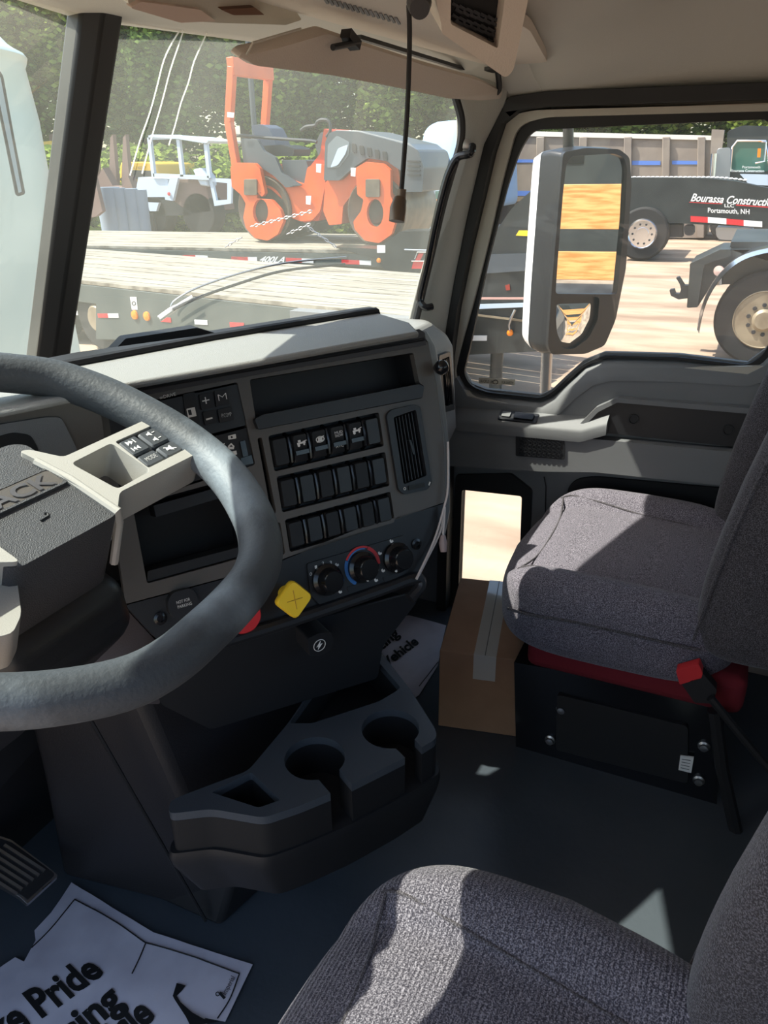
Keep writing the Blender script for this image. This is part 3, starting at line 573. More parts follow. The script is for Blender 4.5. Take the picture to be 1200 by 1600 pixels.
# engine cover / lower centre column down to the floor
lowc = thing('engine_cover', 'dark moulded cover under the centre of the dashboard, behind the cup holder console', 'cover', (-.1, .75, 0))
MB().loft([[(-.27, .98, .0), (-.22, .66, 0), (.10, .60, 0), (.16, .80, 0), (.12, .99, 0), (-.27, 1.0, 0)], [(-.30, .90, .30), (-.24, .70, .3), (.08, .60, .3), (.14, .80, .3), (.12, .90, .3), (-.30, .94, .3)], [(-.34, .86, .60), (-.26, .76, .60), (.05, .60, .6), (.13, .60, .6), (.14, .80, .60), (-.34, .88, .60)]]).build('cover_shell', mat('cover_plastic', (32, 31, 34), .5, bump=.2, bscale=400), lowc, bevel=.02, seg=3)
MB().tube([(-.325, .80, .56), (-.25, .68, .02)], .003, 6).build('cover_seam', M['dark'], lowc)
# passenger side of the dash
pd = thing('passenger_dash', 'grey end of the dashboard beside the passenger door with a tall narrow vent', 'dashboard', (.7, .7, .52))
YD = FY(.62)
MB().loft([[V((x0, y, z)) for x0, y, z in r] for r in ([(.20, .66, .50), (.80, .66, .50), (.85, .70, .50), (.85, .92, .50), (.20, .92, .50)], [(.2, .62, .60), (.82, .62, .60), (.87, .66, .60), (.87, .92, .60), (.2, .92, .6)], [(.2, .62, .82), (.78, .62, .82), (.86, .66, .82), (.86, .9, .82), (.2, .9, .82)], [(.2, .65, .885), (.70, .65, .885), (.79, .69, .87), (.79, .85, .87), (.2, .85, .885)])]).build('dash_end', M['dash'], pd, bevel=.012, seg=3)
v2 = plate_px(FY(.617), [(686, 556), (704, 549), (711, 640), (693, 645)], -.01, .008, 'side_vent', M['black'], pd, .008, [[(690, 562), (702, 557), (708, 632), (696, 636)]], bev=.002)
q = FY(.617).pl([(690, 562), (702, 557), (708, 632), (696, 636)])
for k in range(5): MB().bar(FY(.617).m(*lerpq(q, (k+.5)/5, 0), .001), FY(.617).m(*lerpq(q, (k+.5)/5, 1), .001), .002, .01, (0, 1, 0)).build('vane', M['gloss'], v2)
MB().plate(YD, YD.pl([(684, 632), (689, 628), (691, 645), (686, 648)]), [YD.pl([(685, 634), (688, 631), (690, 643), (687, 645)])], 0, .001).build('airbag_label', M['white'], pd)
# dark lower part of passenger dash (glovebox)
MB().loft([[(.16, .70, .50), (.80, .70, .50), (.80, .92, .5), (.16, .92, .5)], [(.16, .85, .15), (.80, .85, .15), (.80, 1.05, .15), (.16, 1.05, .15)]]).build('glove_box', M['dark'], pd, bevel=.01)

# ============================================================ steering wheel
SWc = V((-.51, .579, .943)); al = radians(22.4)
SF = Fr(SWc, (1, 0, 0), (0, cos(al), sin(al)), (0, -sin(al), cos(al)))
SW = thing('steering_wheel', 'large worn dark grey steering wheel with a silver spoke', 'steering wheel', tuple(SWc-SF.n*.1))
rpx = [(0, 583), (80, 590), (150, 613), (230, 652), (300, 695), (350, 738), (385, 788), (405, 835), (408, 868), (397, 902), (365, 942), (320, 985), (270, 1030), (222, 1060), (180, 1073), (120, 1085), (60, 1093), (0, 1097)]
rpol = sorted((math.atan2(b, a), sqrt(a*a+b*b)) for a, b in SF.pl(rpx))
def rrad(t):
    t = (t+pi) % (2*pi)-pi
    best = .23
    pts_ = rpol
    if pts_[0][0] <= t <= pts_[-1][0]:
        for (t0, r0), (t1, r1) in zip(pts_, pts_[1:]):
            if t0 <= t <= t1: best = r0+(r1-r0)*(t-t0)/max(1e-6, t1-t0); break
    return best
rr_ = [rrad(2*pi*k/120) for k in range(120)]
for _ in range(2): rr_ = [(rr_[k-1]+2*rr_[k]+rr_[(k+1) % 120])/4 for k in range(120)]
MB().tube([SF.m(rr_[k]*cos(2*pi*k/120), rr_[k]*sin(2*pi*k/120)) for k in range(120)], [.0212+.0015*cos(2*pi*k/120) for k in range(120)], 20, closed=True).build('rim', M['rim'], SW)
spk = [(30, 705), (45, 702), (99, 714), (242, 649), (309, 684), (317, 696), (315, 705), (187, 769), (184, 796), (56, 718)]
hA = [(111, 724), (174, 692), (236, 735), (184, 764)]; hB = [(180, 690), (239, 664), (291, 701), (232, 731)]
sp2 = SF.pl(spk, .006); hA2 = SF.pl(hA, .006); hB2 = SF.pl(hB, .006)
for sgn in (1, -1):
    f = lambda L: [(sgn*a, b) for a, b in L]
    sp_ = MB().plate(SF, rnd(f(sp2), .006), [rnd(f(hA2), .006), rnd(f(hB2), .003)], -.036, .006).build('spoke', M['silver'], SW, bevel=.003, seg=3)
    MB().plate(SF, f(shr(hB2, 1.02)), (), -.02, -.001).build('button_tray', M['gloss'], sp_)
    MB().plate(SF, rnd(f(shr(hA2, .5)), .004), (), -.045, -.030).build('spoke_clip', M['dark'], sp_)
    cells = [(.02, .02, .56, .47, '>>|'), (.05, .53, .48, .97, ''), (.60, .03, .97, .47, ''), (.52, .53, .95, .97, '')]
    cells = [((.03, .47), (.03, .55), 0), ((.53, .97), (.03, .55), 1), ((.03, .47), (.6, .97), 2), ((.53, .97), (.6, .97), 3)]
    for (a0, a1), (b0, b1), kk in cells:
        qd = [lerpq(hB2, a0, b0), lerpq(hB2, a1, b0), lerpq(hB2, a1, b1), lerpq(hB2, a0, b1)]; qd = f(qd)
        bn = MB(); A_ = rnd(qd, .003); B_ = shr(A_, .86); bn.loft([[SF.m(x, y, -.002) for x, y in A_], [SF.m(x, y, .003) for x, y in A_], [SF.m(x, y, .0055) for x, y in B_]]); bo = bn.build('button', M['glassbtn'], sp_)
        tt = ['>>|', 'VOL', 'MODE', 'MUTE'][kk]; g = MB()
        def c_(s, t): return lerpq(qd, s, t)
        if sgn == 1:
            if kk == 2: g.text(SF, 'MODE', c_(.2, .65), c_(.8, .65), c_(.2, .35), .006, -.02)
            elif kk == 3: g.plate(SF, [c_(.3, .42), c_(.42, .42), c_(.6, .25), c_(.6, .75), c_(.42, .58), c_(.3, .58)], (), .005, .0062).bar(SF.m(*c_(.25, .3), .006), SF.m(*c_(.75, .7), .006), .0012, .0005, SF.n)
            elif kk == 0:
                for t, s_ in ((.3, 1), (.7, -1)):
                    for o_ in (.32, .5): g.plate(SF, [c_(o_-.08*s_, t-.12), c_(o_+.08*s_, t), c_(o_-.08*s_, t+.12)], (), .005, .0062)
                    g.bar(SF.m(*c_(.66 if s_ > 0 else .2, t-.12), .006), SF.m(*c_(.66 if s_ > 0 else .2, t+.12), .006), .001, .0005, SF.n)
            else:
                for t in (.3, .7): g.plate(SF, [c_(.3, t-.05), c_(.38, t-.05), c_(.5, t-.14), c_(.5, t+.14), c_(.38, t+.05), c_(.3, t+.05)], (), .005, .0062).bar(SF.m(*c_(.6, t), .006), SF.m(*c_(.75, t), .006), .001, .0005, SF.n)
            g.build('button_symbol', M['white'], bo)
        else: g.b.free()
# hub pad
def hubdf(p, q):
    k = 1-.12*max(0, -p.z); q = V((q.x*k, q.y*k, q.z))
    if p.z > 0: q.z += -.008*(abs(p.x)**2+abs(p.y)**2)
    return q
hub = MB().plate(SF, rnd([(-.068, -.072), (.064, -.072), (.070, .058), (.058, .066), (-.058, .066), (-.070, .058)], .016), (), -.105, .001).build('hub_pad', M['hub'], SW, bevel=.013, seg=5)
MB().tube([SF.m(*SF.p(*q, .004), .003) for q in [(56, 720), (110, 748), (184, 798)]]+[SF.m(.0700, -.066, -.02), SF.m(.0690, -.070, -.07)], .0045, 8).build('hub_edge_trim', M['silver'], hub)
ef = Fr(SF.m(0, 0, .0015), SF.u, SF.v, SF.n)
em = MB().plate(ef, rnd([(-.056, -.012), (.056, -.012), (.056, .016), (-.056, .016)], .006), [rnd([(-.053, -.0095), (.053, -.0095), (.053, .0135), (-.053, .0135)], .005)], -.006, .0025).build('emblem_frame', M['hub'], hub)
MB().text(ef, 'MACK', (-.046, -.007), (.046, -.007), (-.046, .010), .0032, .03).build('emblem_letters', M['metal'], hub)
MB().plate(ef, rnd([(-.0530, -.0095), (.053, -.0095), (.053, .0135), (-.053, .0135)], .005), (), .0005, .002).build('emblem_base', M['bezel'], hub)
MB().tube([ef.m(x, y, .0) for x, y in ((-.004, -.038), (.006, -.037), (.008, -.034), (.006, -.032))], .0012, 6).build('airbag_mark', M['dark'], hub)
# column cover under the wheel
MB().loft([[SF.m(x*.075, y*.075-.01, -.085) for x, y in ((-1, -1), (1, -1), (1, 1), (-1, 1))], [SF.m(x*.085, y*.085-.02, -.14) for x, y in ((-1, -1), (1, -1), (1, 1), (-1, 1))], [V((-.51+x*.08, .80+y*.04, .62+y*.07)) for x, y in ((-1, -1), (1, -1), (1, 1), (-1, 1))]]).build('column_cover', M['black'], SW, bevel=.02, seg=4)
pplq = [SF.p(*q, -.02) for q in [(-70, 872), (2, 866), (26, 900), (34, 960), (20, 990), (-70, 1010)]]
MB().plate(SF, rnd(pplq, .006), (), -.06, -.02).build('lower_hub_trim', M['silver'], SW, bevel=.005)

# ============================================================ cup holder console
CO = thing('cup_holder_console', 'black centre console with two round cup wells and an open bin', 'console', (-.1, .45, .15))
CZ = FZ(.40)
co_ = [(570, 1004), (584, 1004), (640, 1076), (681, 1140), (682, 1154), (632, 1184), (544, 1228), (466, 1260), (412, 1278), (330, 1264), (262, 1272), (266, 1250), (388, 1204), (450, 1130), (526, 1018)]
binp = [(452, 1130), (530, 1022), (570, 1009), (626, 1074), (619, 1080), (592, 1096), (488, 1130)]
cu1 = CZ.p(492, 1184); cu2 = CZ.p(610, 1138)
def cup(c, nd):
    out = []
    for k in range(32):
        a = 2*pi*k/32; out.append((c[0]+.046*cos(a), c[1]+.046*sin(a)))
    return out
nd1 = (V(CZ.p(536, 1236))-V(cu1)).normalized(); nd2 = (V(CZ.p(660, 1190))-V(cu2)).normalized()
def cupn(c, nd, L=.075):
    c = V(c); pr = V((-nd.y, nd.x)); out = []; a0 = math.atan2(nd.y, nd.x)
    for k in range(2, 31): a = a0+2*pi*k/32; out.append((c.x+.046*cos(a), c.y+.046*sin(a)))
    return out
sb = [(330, 1238), (392, 1206), (438, 1250), (404, 1262)]
ctop = rnd(CZ.pl(co_), .012)
# notches cut through the front edge: insert as holes reaching close to the edge
def slot(c, nd, L): c = V(c); pr = V((-nd.y, nd.x)); a0 = math.atan2(nd.y, nd.x); out = []
def keyhole(c, nd, L):
    c = V(c); pr = V((-nd.y, nd.x)); a0 = math.atan2(nd.y, nd.x); out = []
    for k in range(3, 30): a = a0+2*pi*k/32; out.append((c.x+.046*cos(a), c.y+.046*sin(a)))
    for s, e in ((-1, .0), (-1, 1), (1, 1)):
        if e: p = c+nd*L+pr*s*.019; out.append((p.x, p.y))
    return out
kh1 = keyhole(cu1, nd1, .082); kh2 = keyhole(cu2, nd2, .078)
def edge_hit(c, nd, poly):
    c = V(c); best = None
    for i in range(len(poly)):
        a = V(poly[i]); b = V(poly[(i+1) % len(poly)]); e = b-a; den = nd.x*e.y-nd.y*e.x
        if abs(den) < 1e-9: continue
        t = ((a.x-c.x)*e.y-(a.y-c.y)*e.x)/den; u = ((a.x-c.x)*nd.y-(a.y-c.y)*nd.x)/den
        if t > 0 and 0 <= u < 1 and (best is None or t < best[0]): best = (t, i)
    return best
def notch(poly, c, nd):
    c = V(c); pr = V((-nd.y, nd.x)); a0 = math.atan2(nd.y, nd.x); hp_ = edge_hit(c+pr*.017, nd, poly); hm_ = edge_hit(c-pr*.017, nd, poly)
    P1 = c+pr*.017+nd*hp_[0]; P2 = c-pr*.017+nd*hm_[0]
    arc_ = [(c.x+.046*cos(a0+2*pi*k/32), c.y+.046*sin(a0+2*pi*k/32)) for k in range(2, 31)]      # from + side round to - side
    i1, i2 = hp_[1], hm_[1]; n = len(poly)
    # polygon runs so that it meets either the + or the - side first
    fwd = (i2-i1) % n < n/2 if i1 != i2 else (V(poly[(i1+1) % n])-V(poly[i1])).dot(pr) < 0
    seq = [tuple(P1)]+arc_+[tuple(P2)]
    if fwd: a, b = i1, i2
    else: a, b = i2, i1; seq = seq[::-1]
    out = []; k = (b+1) % n
    while True:
        out.append(poly[k])
        if k == a: break
        k = (k+1) % n
    return out+seq
cnot = notch(notch(ctop, cu1, nd1), cu2, nd2)
CT = MB().plate(CZ, cnot, [rnd(CZ.pl(binp), .006), rnd(CZ.pl(sb), .004)], -.014, 0).build('console_top', mat('console_plastic_lit', (66, 71, 77), .36, bump=.15, bscale=600), CO, bevel=.003)  # top given a lighter plastic for the light falling on it
MB().plate(CZ, cnot, [rnd(CZ.pl(binp), .006), rnd(CZ.pl(sb), .004)], -.085, -.0145).build('console_shell', M['void'], CO)  # walls and skirt coloured near black for the shade on them
MB().plate(FZ(.318), rnd(CZ.pl(co_), .012), (), -.01, 0).build('console_floor', M['void'], CO)
c0 = sum((V(p) for p in CZ.pl(co_)), V((0, 0)))/len(co_)
def sc(pts, k, c=c0): return [tuple(c+(V(p)-c)*k) for p in pts]
o = MB(); o.loft([[CZ.m(a, b, -.072) for a, b in sc(ctop, 1.03)], [CZ.m(a, b, -.082) for a, b in sc(ctop, 1.045)], [CZ.m(a, b, -.10) for a, b in sc(ctop, 1.03)], [CZ.m(a, b, -.17) for a, b in sc(ctop, .90)]]); o.build('console_base', M['dark'], CO)
MB().loft([[(-.20, .60, .24), (.02, .50, .24), (.12, .62, .24), (-.2, .78, .24)], [(-.24, .66, 0), (.0, .60, 0), (.1, .7, 0), (-.24, .8, 0)]]).build('console_pedestal', M['dark'], CO, bevel=.01)

# ============================================================ overhead
OH = thing('overhead_console', 'taupe overhead panel with slotted vents and a boxed speaker opening', 'overhead console', (.2, .5, 1.40))
OF = Fr((0, 0, 1.398), (1, 0, 0), (0, -1, 0), (0, 0, -1))
ob = MB(); ob.plate(OF, rnd([(-.80, -.62), (.80, -.56), (.80, -.44), (.36, -.36), (-.80, -.36)], .03), (), -.012, .004).build('overhead_panel', M['visor'], OH, bevel=.004)
for k in range(15):
    a = OF.P(506+k*8.0, -5+k*2.3, .0045); b = OF.P(512+k*8.0, 5+k*2.3, .0045)
    MB().bar(a, b, .0035, .002).build('vent_slot', M['grey'], OH)
# speaker pod
pod = Fr((.30, .44, 1.36), V((.80, .22, 0)), V((0, .5, .85)), None)
pod = Fr(CAM+ray(750, 40)*.80, (.50, -.86, 0), (-.30, -.17, .93), None)
if pod.n.dot(CAM-pod.o) < 0: pod.n = -pod.n
pd_o = [(668, -60), (690, 40), (690, 52), (790, 122), (802, 110), (838, -60)]
sp_h = [(706, -60), (704, 38), (778, 76), (797, -60)]
pb = plate_px(pod, pd_o, -.09, .0, 'speaker_housing', M['visor'], OH, .01, [sp_h], bev=.006, hr=.003)
MB().plate(pod, pod.pl([(700, -60), (698, 44), (782, 84), (802, -60)]), (), -.035, -.028).build('speaker_mesh', M['void'], pb)
sm2 = MB()
for i in range(9):
    for j in range(7):
        x = 712+j*11+(i % 2)*5; y = 8+i*9+(j*4)
        if x < 786 and y < 34+(x-704)*.5: c_ = pod.P(x, y, -.022); sm2.bar(c_-pod.u*.004+pod.v*.002, c_+pod.u*.004-pod.v*.002, .003, .003, pod.n)
sm2.build('mesh_pattern', M['black'], pb)
MB().cyl(pod.P(655, 4, -.01), pod.P(656, 14, .01), .013, .010).build('cable_boss', M['black'], OH)
MB().bar(OF.P(560, 58, .006), OF.P(772, 122, .006), .010, .006).build('visor_gap_shadow', M['dark'], OH)  # dark bar painted in as the shadow between visor and overhead panel
# visors
VF = Fr((.4, .565, 1.36), (1, 0, 0), (0, -.5, .86), (0, -.86, -.5))
vs1 = thing('sun_visor', 'wide taupe passenger sun visor folded against the header', 'sun visor', (.4, .565, 1.33))
vo = [(355, 78), (362, 70), (410, 60), (490, 38), (560, 62), (650, 92), (740, 118), (776, 136), (773, 148), (740, 150), (690, 146), (600, 126), (500, 106), (420, 95), (370, 88)]
A_ = rnd(VF.pl(vo), .01)
MB().loft([[VF.m(x, y, 0) for x, y in sc(A_, .97, V(VF.p(560, 95)))], [VF.m(x, y, .004) for x, y in A_], [VF.m(x, y, .016) for x, y in A_], [VF.m(x, y, .020) for x, y in sc(A_, .97, V(VF.p(560, 95)))]]).build('visor_panel', M['visor'], vs1, sm=50)
MB().bar(VF.P(540, 52, .022), VF.P(556, 72, .030), .016, .012).cyl(VF.P(520, 74, .032), VF.P(560, 66, .032), .004, k=10).build('visor_clip', M['dark'], vs1)
MB().lathe([(.026, 0), (.026, .006), (.012, .010)], VF.P(776, 124, .02)+V((0, 0, .022)), (0, 0, -1)).tube(catmull([VF.P(776, 124, .02)+V((0, 0, .02)), VF.P(780, 138, .02), VF.P(772, 146, .012), VF.P(760, 144, .01)], 4), .006, 8).build('visor_pivot', M['dark'], vs1)
MB().tube([VF.P(*q, .021) for q in [(385, 86), (395, 67), (470, 45)]], .0015, 6).build('visor_piping', M['cream'], vs1)
vs2 = thing('sun_visor', 'driver sun visor at the very top with a brown end and clear sleeve', 'sun visor', (-.1, .6, 1.36))
V2 = Fr((-.15, .60, 1.385), (1, 0, 0), (0, -.5, .86), (0, -.86, -.5))
for nm, pts, m_, d in (('visor_panel', [(195, -40), (330, -40), (440, -10), (464, 26), (440, 34), (330, 30), (270, 26), (190, 0)], M['cream'], .008), ('visor_end', [(330, 5), (384, 2), (400, 14), (350, 14)], mat('brown_strip', (96, 62, 44), .5), .014), ('vanity_sleeve', [(205, -8), (300, 6), (324, 24), (268, 26), (188, 2)], mat('clear_sleeve', (200, 180, 168), .15), .013)):
    MB().plate(V2, rnd(V2.pl(pts), .004), (), -.006 if nm == 'visor_panel' else .006, d).build(nm, m_, vs2, bevel=.002)
# hanging coil cable with connector
hc = thing('hanging_cable', 'thin black cable hanging from the overhead panel with a brass connector', 'cable', (.09, .44, .98))
hy = FY(.44); top_ = hy.P(638, -20)
MB().tube(catmull([V((top_.x, .44, 1.405)), hy.P(640, 60), hy.P(637, 160), hy.P(631, 250), hy.P(627, 300)], 6), .0034, 8).build('cable', M['rubber'], hc)
MB().tube([hy.P(628, 296), hy.P(627, 312), hy.P(625, 313), hy.P(622, 326), hy.P(620, 346)], [.006, .006, .009, .011, .0105], 12).build('connector', mat('brass_dark', (110, 96, 84), .4, .6), hc)
# grab handle on the pillar
gh = thing('grab_handle', 'curved black grab handle bolted to the windshield pillar', 'handle', (.78, .66, .9))
GHf = FX(.785)
MB().tube(catmull([FX(.80).P(738, 228), GHf.P(735, 240), GHf.P(715, 246), GHf.P(702, 268), GHf.P(692, 300), GHf.P(680, 350), GHf.P(668, 410), GHf.P(657, 455), GHf.P(656, 470), GHf.P(664, 480), FX(.80).P(675, 479)], 6), .0085, 10).build('grip', M['gloss'], gh)
MB().lathe([(.011, 0), (.011, .006), (.006, .008)], FX(.80).P(729, 226, .0), (-1, -.3, 0)).build('mount_bolt', M['metal'], gh)

# ============================================================ seats
def seat(nm, lab, cx, y0, y1, zt, hw, tap=.02, bw=.0, by_=0.):
    T = thing(nm, lab, 'seat', (cx, (y0+y1)/2, 0)); cy = (y0+y1)/2; hl = (y0-y1)/2; ht = .092
    def df(p, q):
        f = (p.y+1)/2; t = max(0, p.z)
        bol = max(0, (abs(p.x)-.55)/.45)
        q.z += t*(.030*min(1, bol*1.8)*(1-.5*max(0, -p.y)**2)-.018*(1-min(1, bol*1.4))*(1-f*.6)-.010*math.exp(-((abs(p.x)-.62)/.05)**2))
        q.z -= .030*max(0, (p.y-.45)/.55)**2*t
        q.x *= 1-.10*max(0, p.y)**3-.04*max(0, -p.z)-tap*max(0, -p.y)
        q.y *= 1+.06*max(0, 1-abs(p.x)*1.2)*(1 if p.y > 0 else 0)
        return q
    c = (cx, cy, zt-ht)
    cu = MB().sq(c, (hw, hl, ht), .42, .42, df, 96, 56).build('cushion', M['fab'], T, sm=80)
    # piping / seams follow the cushion surface
    def surf(x, y):     # top surface approx for local -1..1
        e = .42; r = (abs(x)**(2/e)+abs(y)**(2/e)); rr = min(1, r**(e/2)); sb = (max(0, 1-rr**(2/e)))**(e/2)
        q = V((x*hw, y*hl, sb*ht)); p = V((x, y, sb)); return df(p, q)+V(c)
    for s in (-1, 1):
        MB().tube(catmull([surf(s*x, y) for x, y in ((.60, -.85), (.60, -.4), (.62, 0), (.66, .4), (.72, .7), (.74, .82))], 5), .0022, 6).build('bolster_seam', M['fabd'], cu)
    MB().tube(catmull([surf(x, y) for x, y in ((-.74, .80), (-.4, .72), (0, .68), (.4, .72), (.74, .80))], 5), .0022, 6).build('front_seam', M['fabd'], cu)
    for s in (-1, 1):
        pts = [V((cx+s*hw*x, cy+hl*y, c[2]+z)) for x, y, z in ((.99, -.7, .030), (1.0, -.2, .034), (1.0, .3, .034), (.985, .62, .026), (.93, .82, .02))]
        MB().tube(catmull(pts, 5), .003, 6).build('side_piping', M['fabd'], cu)
    # backrest, leaning back, with two side bolsters
    lean = radians(12)
    def bd(p, q):
        z = q.z; q.y -= z*math.tan(lean); q.x *= 1-.06*max(0, p.z); return q
    bz = zt+.27; by = y1-.025+by_
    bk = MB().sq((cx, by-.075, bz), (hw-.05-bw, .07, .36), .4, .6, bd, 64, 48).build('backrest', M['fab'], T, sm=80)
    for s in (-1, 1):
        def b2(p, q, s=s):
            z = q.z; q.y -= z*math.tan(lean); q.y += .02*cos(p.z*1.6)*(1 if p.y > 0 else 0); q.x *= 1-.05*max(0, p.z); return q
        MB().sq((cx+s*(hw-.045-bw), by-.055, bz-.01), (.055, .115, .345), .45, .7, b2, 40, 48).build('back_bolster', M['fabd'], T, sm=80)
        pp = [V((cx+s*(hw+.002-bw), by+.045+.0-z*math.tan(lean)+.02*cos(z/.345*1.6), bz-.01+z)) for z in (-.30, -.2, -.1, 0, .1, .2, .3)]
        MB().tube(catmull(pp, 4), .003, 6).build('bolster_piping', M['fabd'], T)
    return T, cu
PS, pcu = seat('truck_seat', 'grey cloth passenger seat on a black pedestal beside the cardboard box', .64, .385, -.10, .455, .285)
MB().plate(FX(.415), FX(.415).pl([(803, 1035), (806, 1168), (1000, 1224), (1120, 1258), (1122, 1100), (950, 1060)]), (), -.42, 0).build('pedestal', M['gloss'], PS, bevel=.012)
MB().plate(FX(.408), rnd(FX(.408).pl([(870, 1085), (868, 1172), (1075, 1225), (1075, 1135)]), .01), (), -.02, 0).build('pedestal_panel', M['dark'], PS, bevel=.004)
MB().box(.385, .90, -.12, .30, .245, .33).build('suspension_cloth', M['maroon'], PS, bevel=.02, seg=3)
for q in ((878, 1107), (860, 1155), (1100, 1165), (1092, 1218)): MB().lathe([(.012, 0), (.012, .004), (.008, .006), (.008, .011), (.0001, .012)], FX(.415).P(*q), (-1, 0, 0), 12).build('pedestal_bolt', M['metal'], PS)
lbf = FX(.405); lbo = plate_px(lbf, [(1063, 1181), (1084, 1184), (1080, 1208), (1060, 1203)], -.004, 0, 'rating_label', M['white'], PS)
s_ = MB()
for k in range(4): a = lerpq(lbf.pl([(1063, 1181), (1084, 1184), (1080, 1208), (1060, 1203)]), .15, .2+.2*k); b = lerpq(lbf.pl([(1063, 1181), (1084, 1184), (1080, 1208), (1060, 1203)]), .8, .2+.2*k); s_.bar(lbf.m(*a, .0006), lbf.m(*b, .0006), .0012, .0006, (-1, 0, 0))
s_.build('label_lines', M['mgrey'], lbo)
BK = FX(.335)
bk_ = plate_px(BK, [(1056, 1048), (1092, 1038), (1098, 1052), (1096, 1060), (1062, 1070)], -.022, 0, 'belt_buckle', M['red'], PS, .003, bev=.003, label='red belt buckle release')
plate_px(BK, [(1060, 1062), (1098, 1052), (1120, 1078), (1115, 1100), (1085, 1098)], -.025, -.003, 'buckle_body', M['dark'], PS, .004, bev=.004)
MB().tube([FX(.33).P(*q) for q in [(1110, 1090), (1150, 1140), (1205, 1205)]], .008, 8).build('buckle_stalk', M['dark'], PS)
MB().tube([FX(.36).P(*q) for q in [(1116, 1110), (1128, 1200), (1150, 1300), (1165, 1330)]], .013, 8).build('adjuster_lever', M['dark'], PS)
DS, dcu = seat('truck_seat', 'grey ribbed cloth driver seat in the foreground', -.60, .305, -.17, .485, .28, .14, .03, .025)
dcu.data.materials[0] = M['fabrib']
MB().box(-.80, -.38, -.10, .25, .0, .31).build('pedestal', M['dark'], DS, bevel=.01)

# ============================================================ things on the floor
bx0, by0, bz0 = .409, .497, .214
BXc = thing('cardboard_box', 'brown taped cardboard box on the floor in front of the passenger seat', 'box', (.6, .4, 0))
q0 = V((.409, .500, 0)); q1 = V((.45, .30, 0)); dxx = (q1-q0).normalized(); q3_ = q0+V((-dxx.y, dxx.x, 0))*.34; q2_ = q1+V((-dxx.y, dxx.x, 0))*.34
MB().loft([[p+V((0, 0, z)) for p in (q0, q1, q2_, q3_)] for z in (.001, .214)]).build('carton', M['card'], BXc, bevel=.002)
mid0 = (q0+q1)/2; mid1 = (q3_+q2_)/2; dn = (mid1-mid0).normalized(); 
MB().loft([[m_+dxx*s*.025+V((0, 0, z)) for m_ in (mid0,) for s in (-1, 1)]+[m_+dxx*s*.025+V((0, 0, z)) for m_ in (mid1,) for s in (1, -1)] for z in (.2142, .2152)]).build('packing_tape', M['tape'], BXc)
MB().bar(mid0+V((0, 0, .2155)), mid1+V((0, 0, .2155)), .002, .0006).build('flap_seam', M['bezel'], BXc)
MB().loft([[mid0-dn*t+dxx*s+V((0, 0, z)) for t, s, z in ((.0005, -.025, .216), (.0005, .025, .216), (.0012, .025, .15), (.0012, -.025, .15))], [mid0-dn*t+dxx*s+V((0, 0, z)) for t, s, z in ((.0015, -.025, .216), (.0015, .025, .216), (.0022, .025, .15), (.0022, -.025, .15))]]).build('tape_end', M['tape'], BXc)
def papermat(nm, lab, pts, lines, border, z0=.004, amp=.004, texts=()):
    T = thing(nm, lab, 'floor mat', (0, 0, 0)); fz = FZ(z0); poly = fz.pl(pts)
    # lay a fine grid clipped by tessellated outline
    m = MB(); m.plate(fz, poly, (), -.0006, 0); 
    bmesh.ops.triangulate(m.b, faces=m.b.faces)
    for _ in range(4):
        es = [e for e in m.b.edges if e.calc_length() > .035]
        if es: bmesh.ops.subdivide_edges(m.b, edges=es, cuts=1); bmesh.ops.triangulate(m.b, faces=[f for f in m.b.faces if len(f.verts) > 3])
    from mathutils import noise
    def h(x, y): return amp*(.5+noise.noise(V((x*9, y*9, 0)))+.4*noise.noise(V((x*25, y*25, 3))))
    for v in m.b.verts: v.co.z += max(0, h(v.co.x, v.co.y))
    sh = m.build('sheet', M['paper'], T, sm=60)
    t = MB()
    for s, bl, br, tl in texts:
        t.text(fz, s, fz.p(*bl), fz.p(*br), fz.p(*tl), .0012, .035)
    for v in t.b.verts: v.co.z += max(0, h(v.co.x, v.co.y))+.0006
    if texts: t.build('printed_lettering', M['blackprint'], sh)
    b = MB()
    for seg in border:
        pp = catmull([fz.P(*q, .001) for q in seg], 14) if len(seg) > 2 else [fz.P(*seg[0], .001).lerp(fz.P(*seg[1], .001), k/14) for k in range(15)]
        for p in pp: p.z += max(0, h(p.x, p.y))+.0005
        b.tube(pp, .0011, 5)
    if border: b.build('border_line', M['blackprint'], sh)
    return T, sh, fz, h
mt, msh, mfz, mh = papermat('paper_floor_mat', 'torn paper floor mat near the pedals printed Pride', [(112, 1380), (240, 1458), (395, 1507), (370, 1560), (352, 1597), (320, 1590), (338, 1640), (200, 1800), (-200, 1800), (-120, 1600), (0, 1513), (24, 1497), (38, 1504), (56, 1470), (54, 1455), (80, 1428)], 0,
    [[(50, 1482), (85, 1446), (117, 1407)], [(117, 1407), (175, 1438), (228, 1475)], [(228, 1475), (300, 1495), (374, 1522)], [(374, 1522), (360, 1560), (340, 1592)], [(228, 1475), (218, 1500), (207, 1524)]],
    texts=[('We take Pride', (-150, 1736), (164, 1524), (-177, 1692)), ('in Servicing', (-70, 1780), (196, 1570), (-97, 1736)), ('Your Vehicle', (-10, 1800), (244, 1592), (-37, 1756))])
MB().text(mfz, 'Imperial', mfz.p(353, 1556), mfz.p(368, 1529), mfz.p(346, 1552), .002).bar(mfz.P(351, 1560, .002), mfz.P(343, 1551, .002), .004, .001).tube([mfz.P(340+3*cos(a), 1553+3*sin(a), .003) for a in [k*pi/4 for k in range(8)]], .0008, 5, closed=True).build('maker_mark', M['mdark'], msh)
def crease(pts): return MB().plate(mfz, mfz.pl(pts), (), 0, .0072)
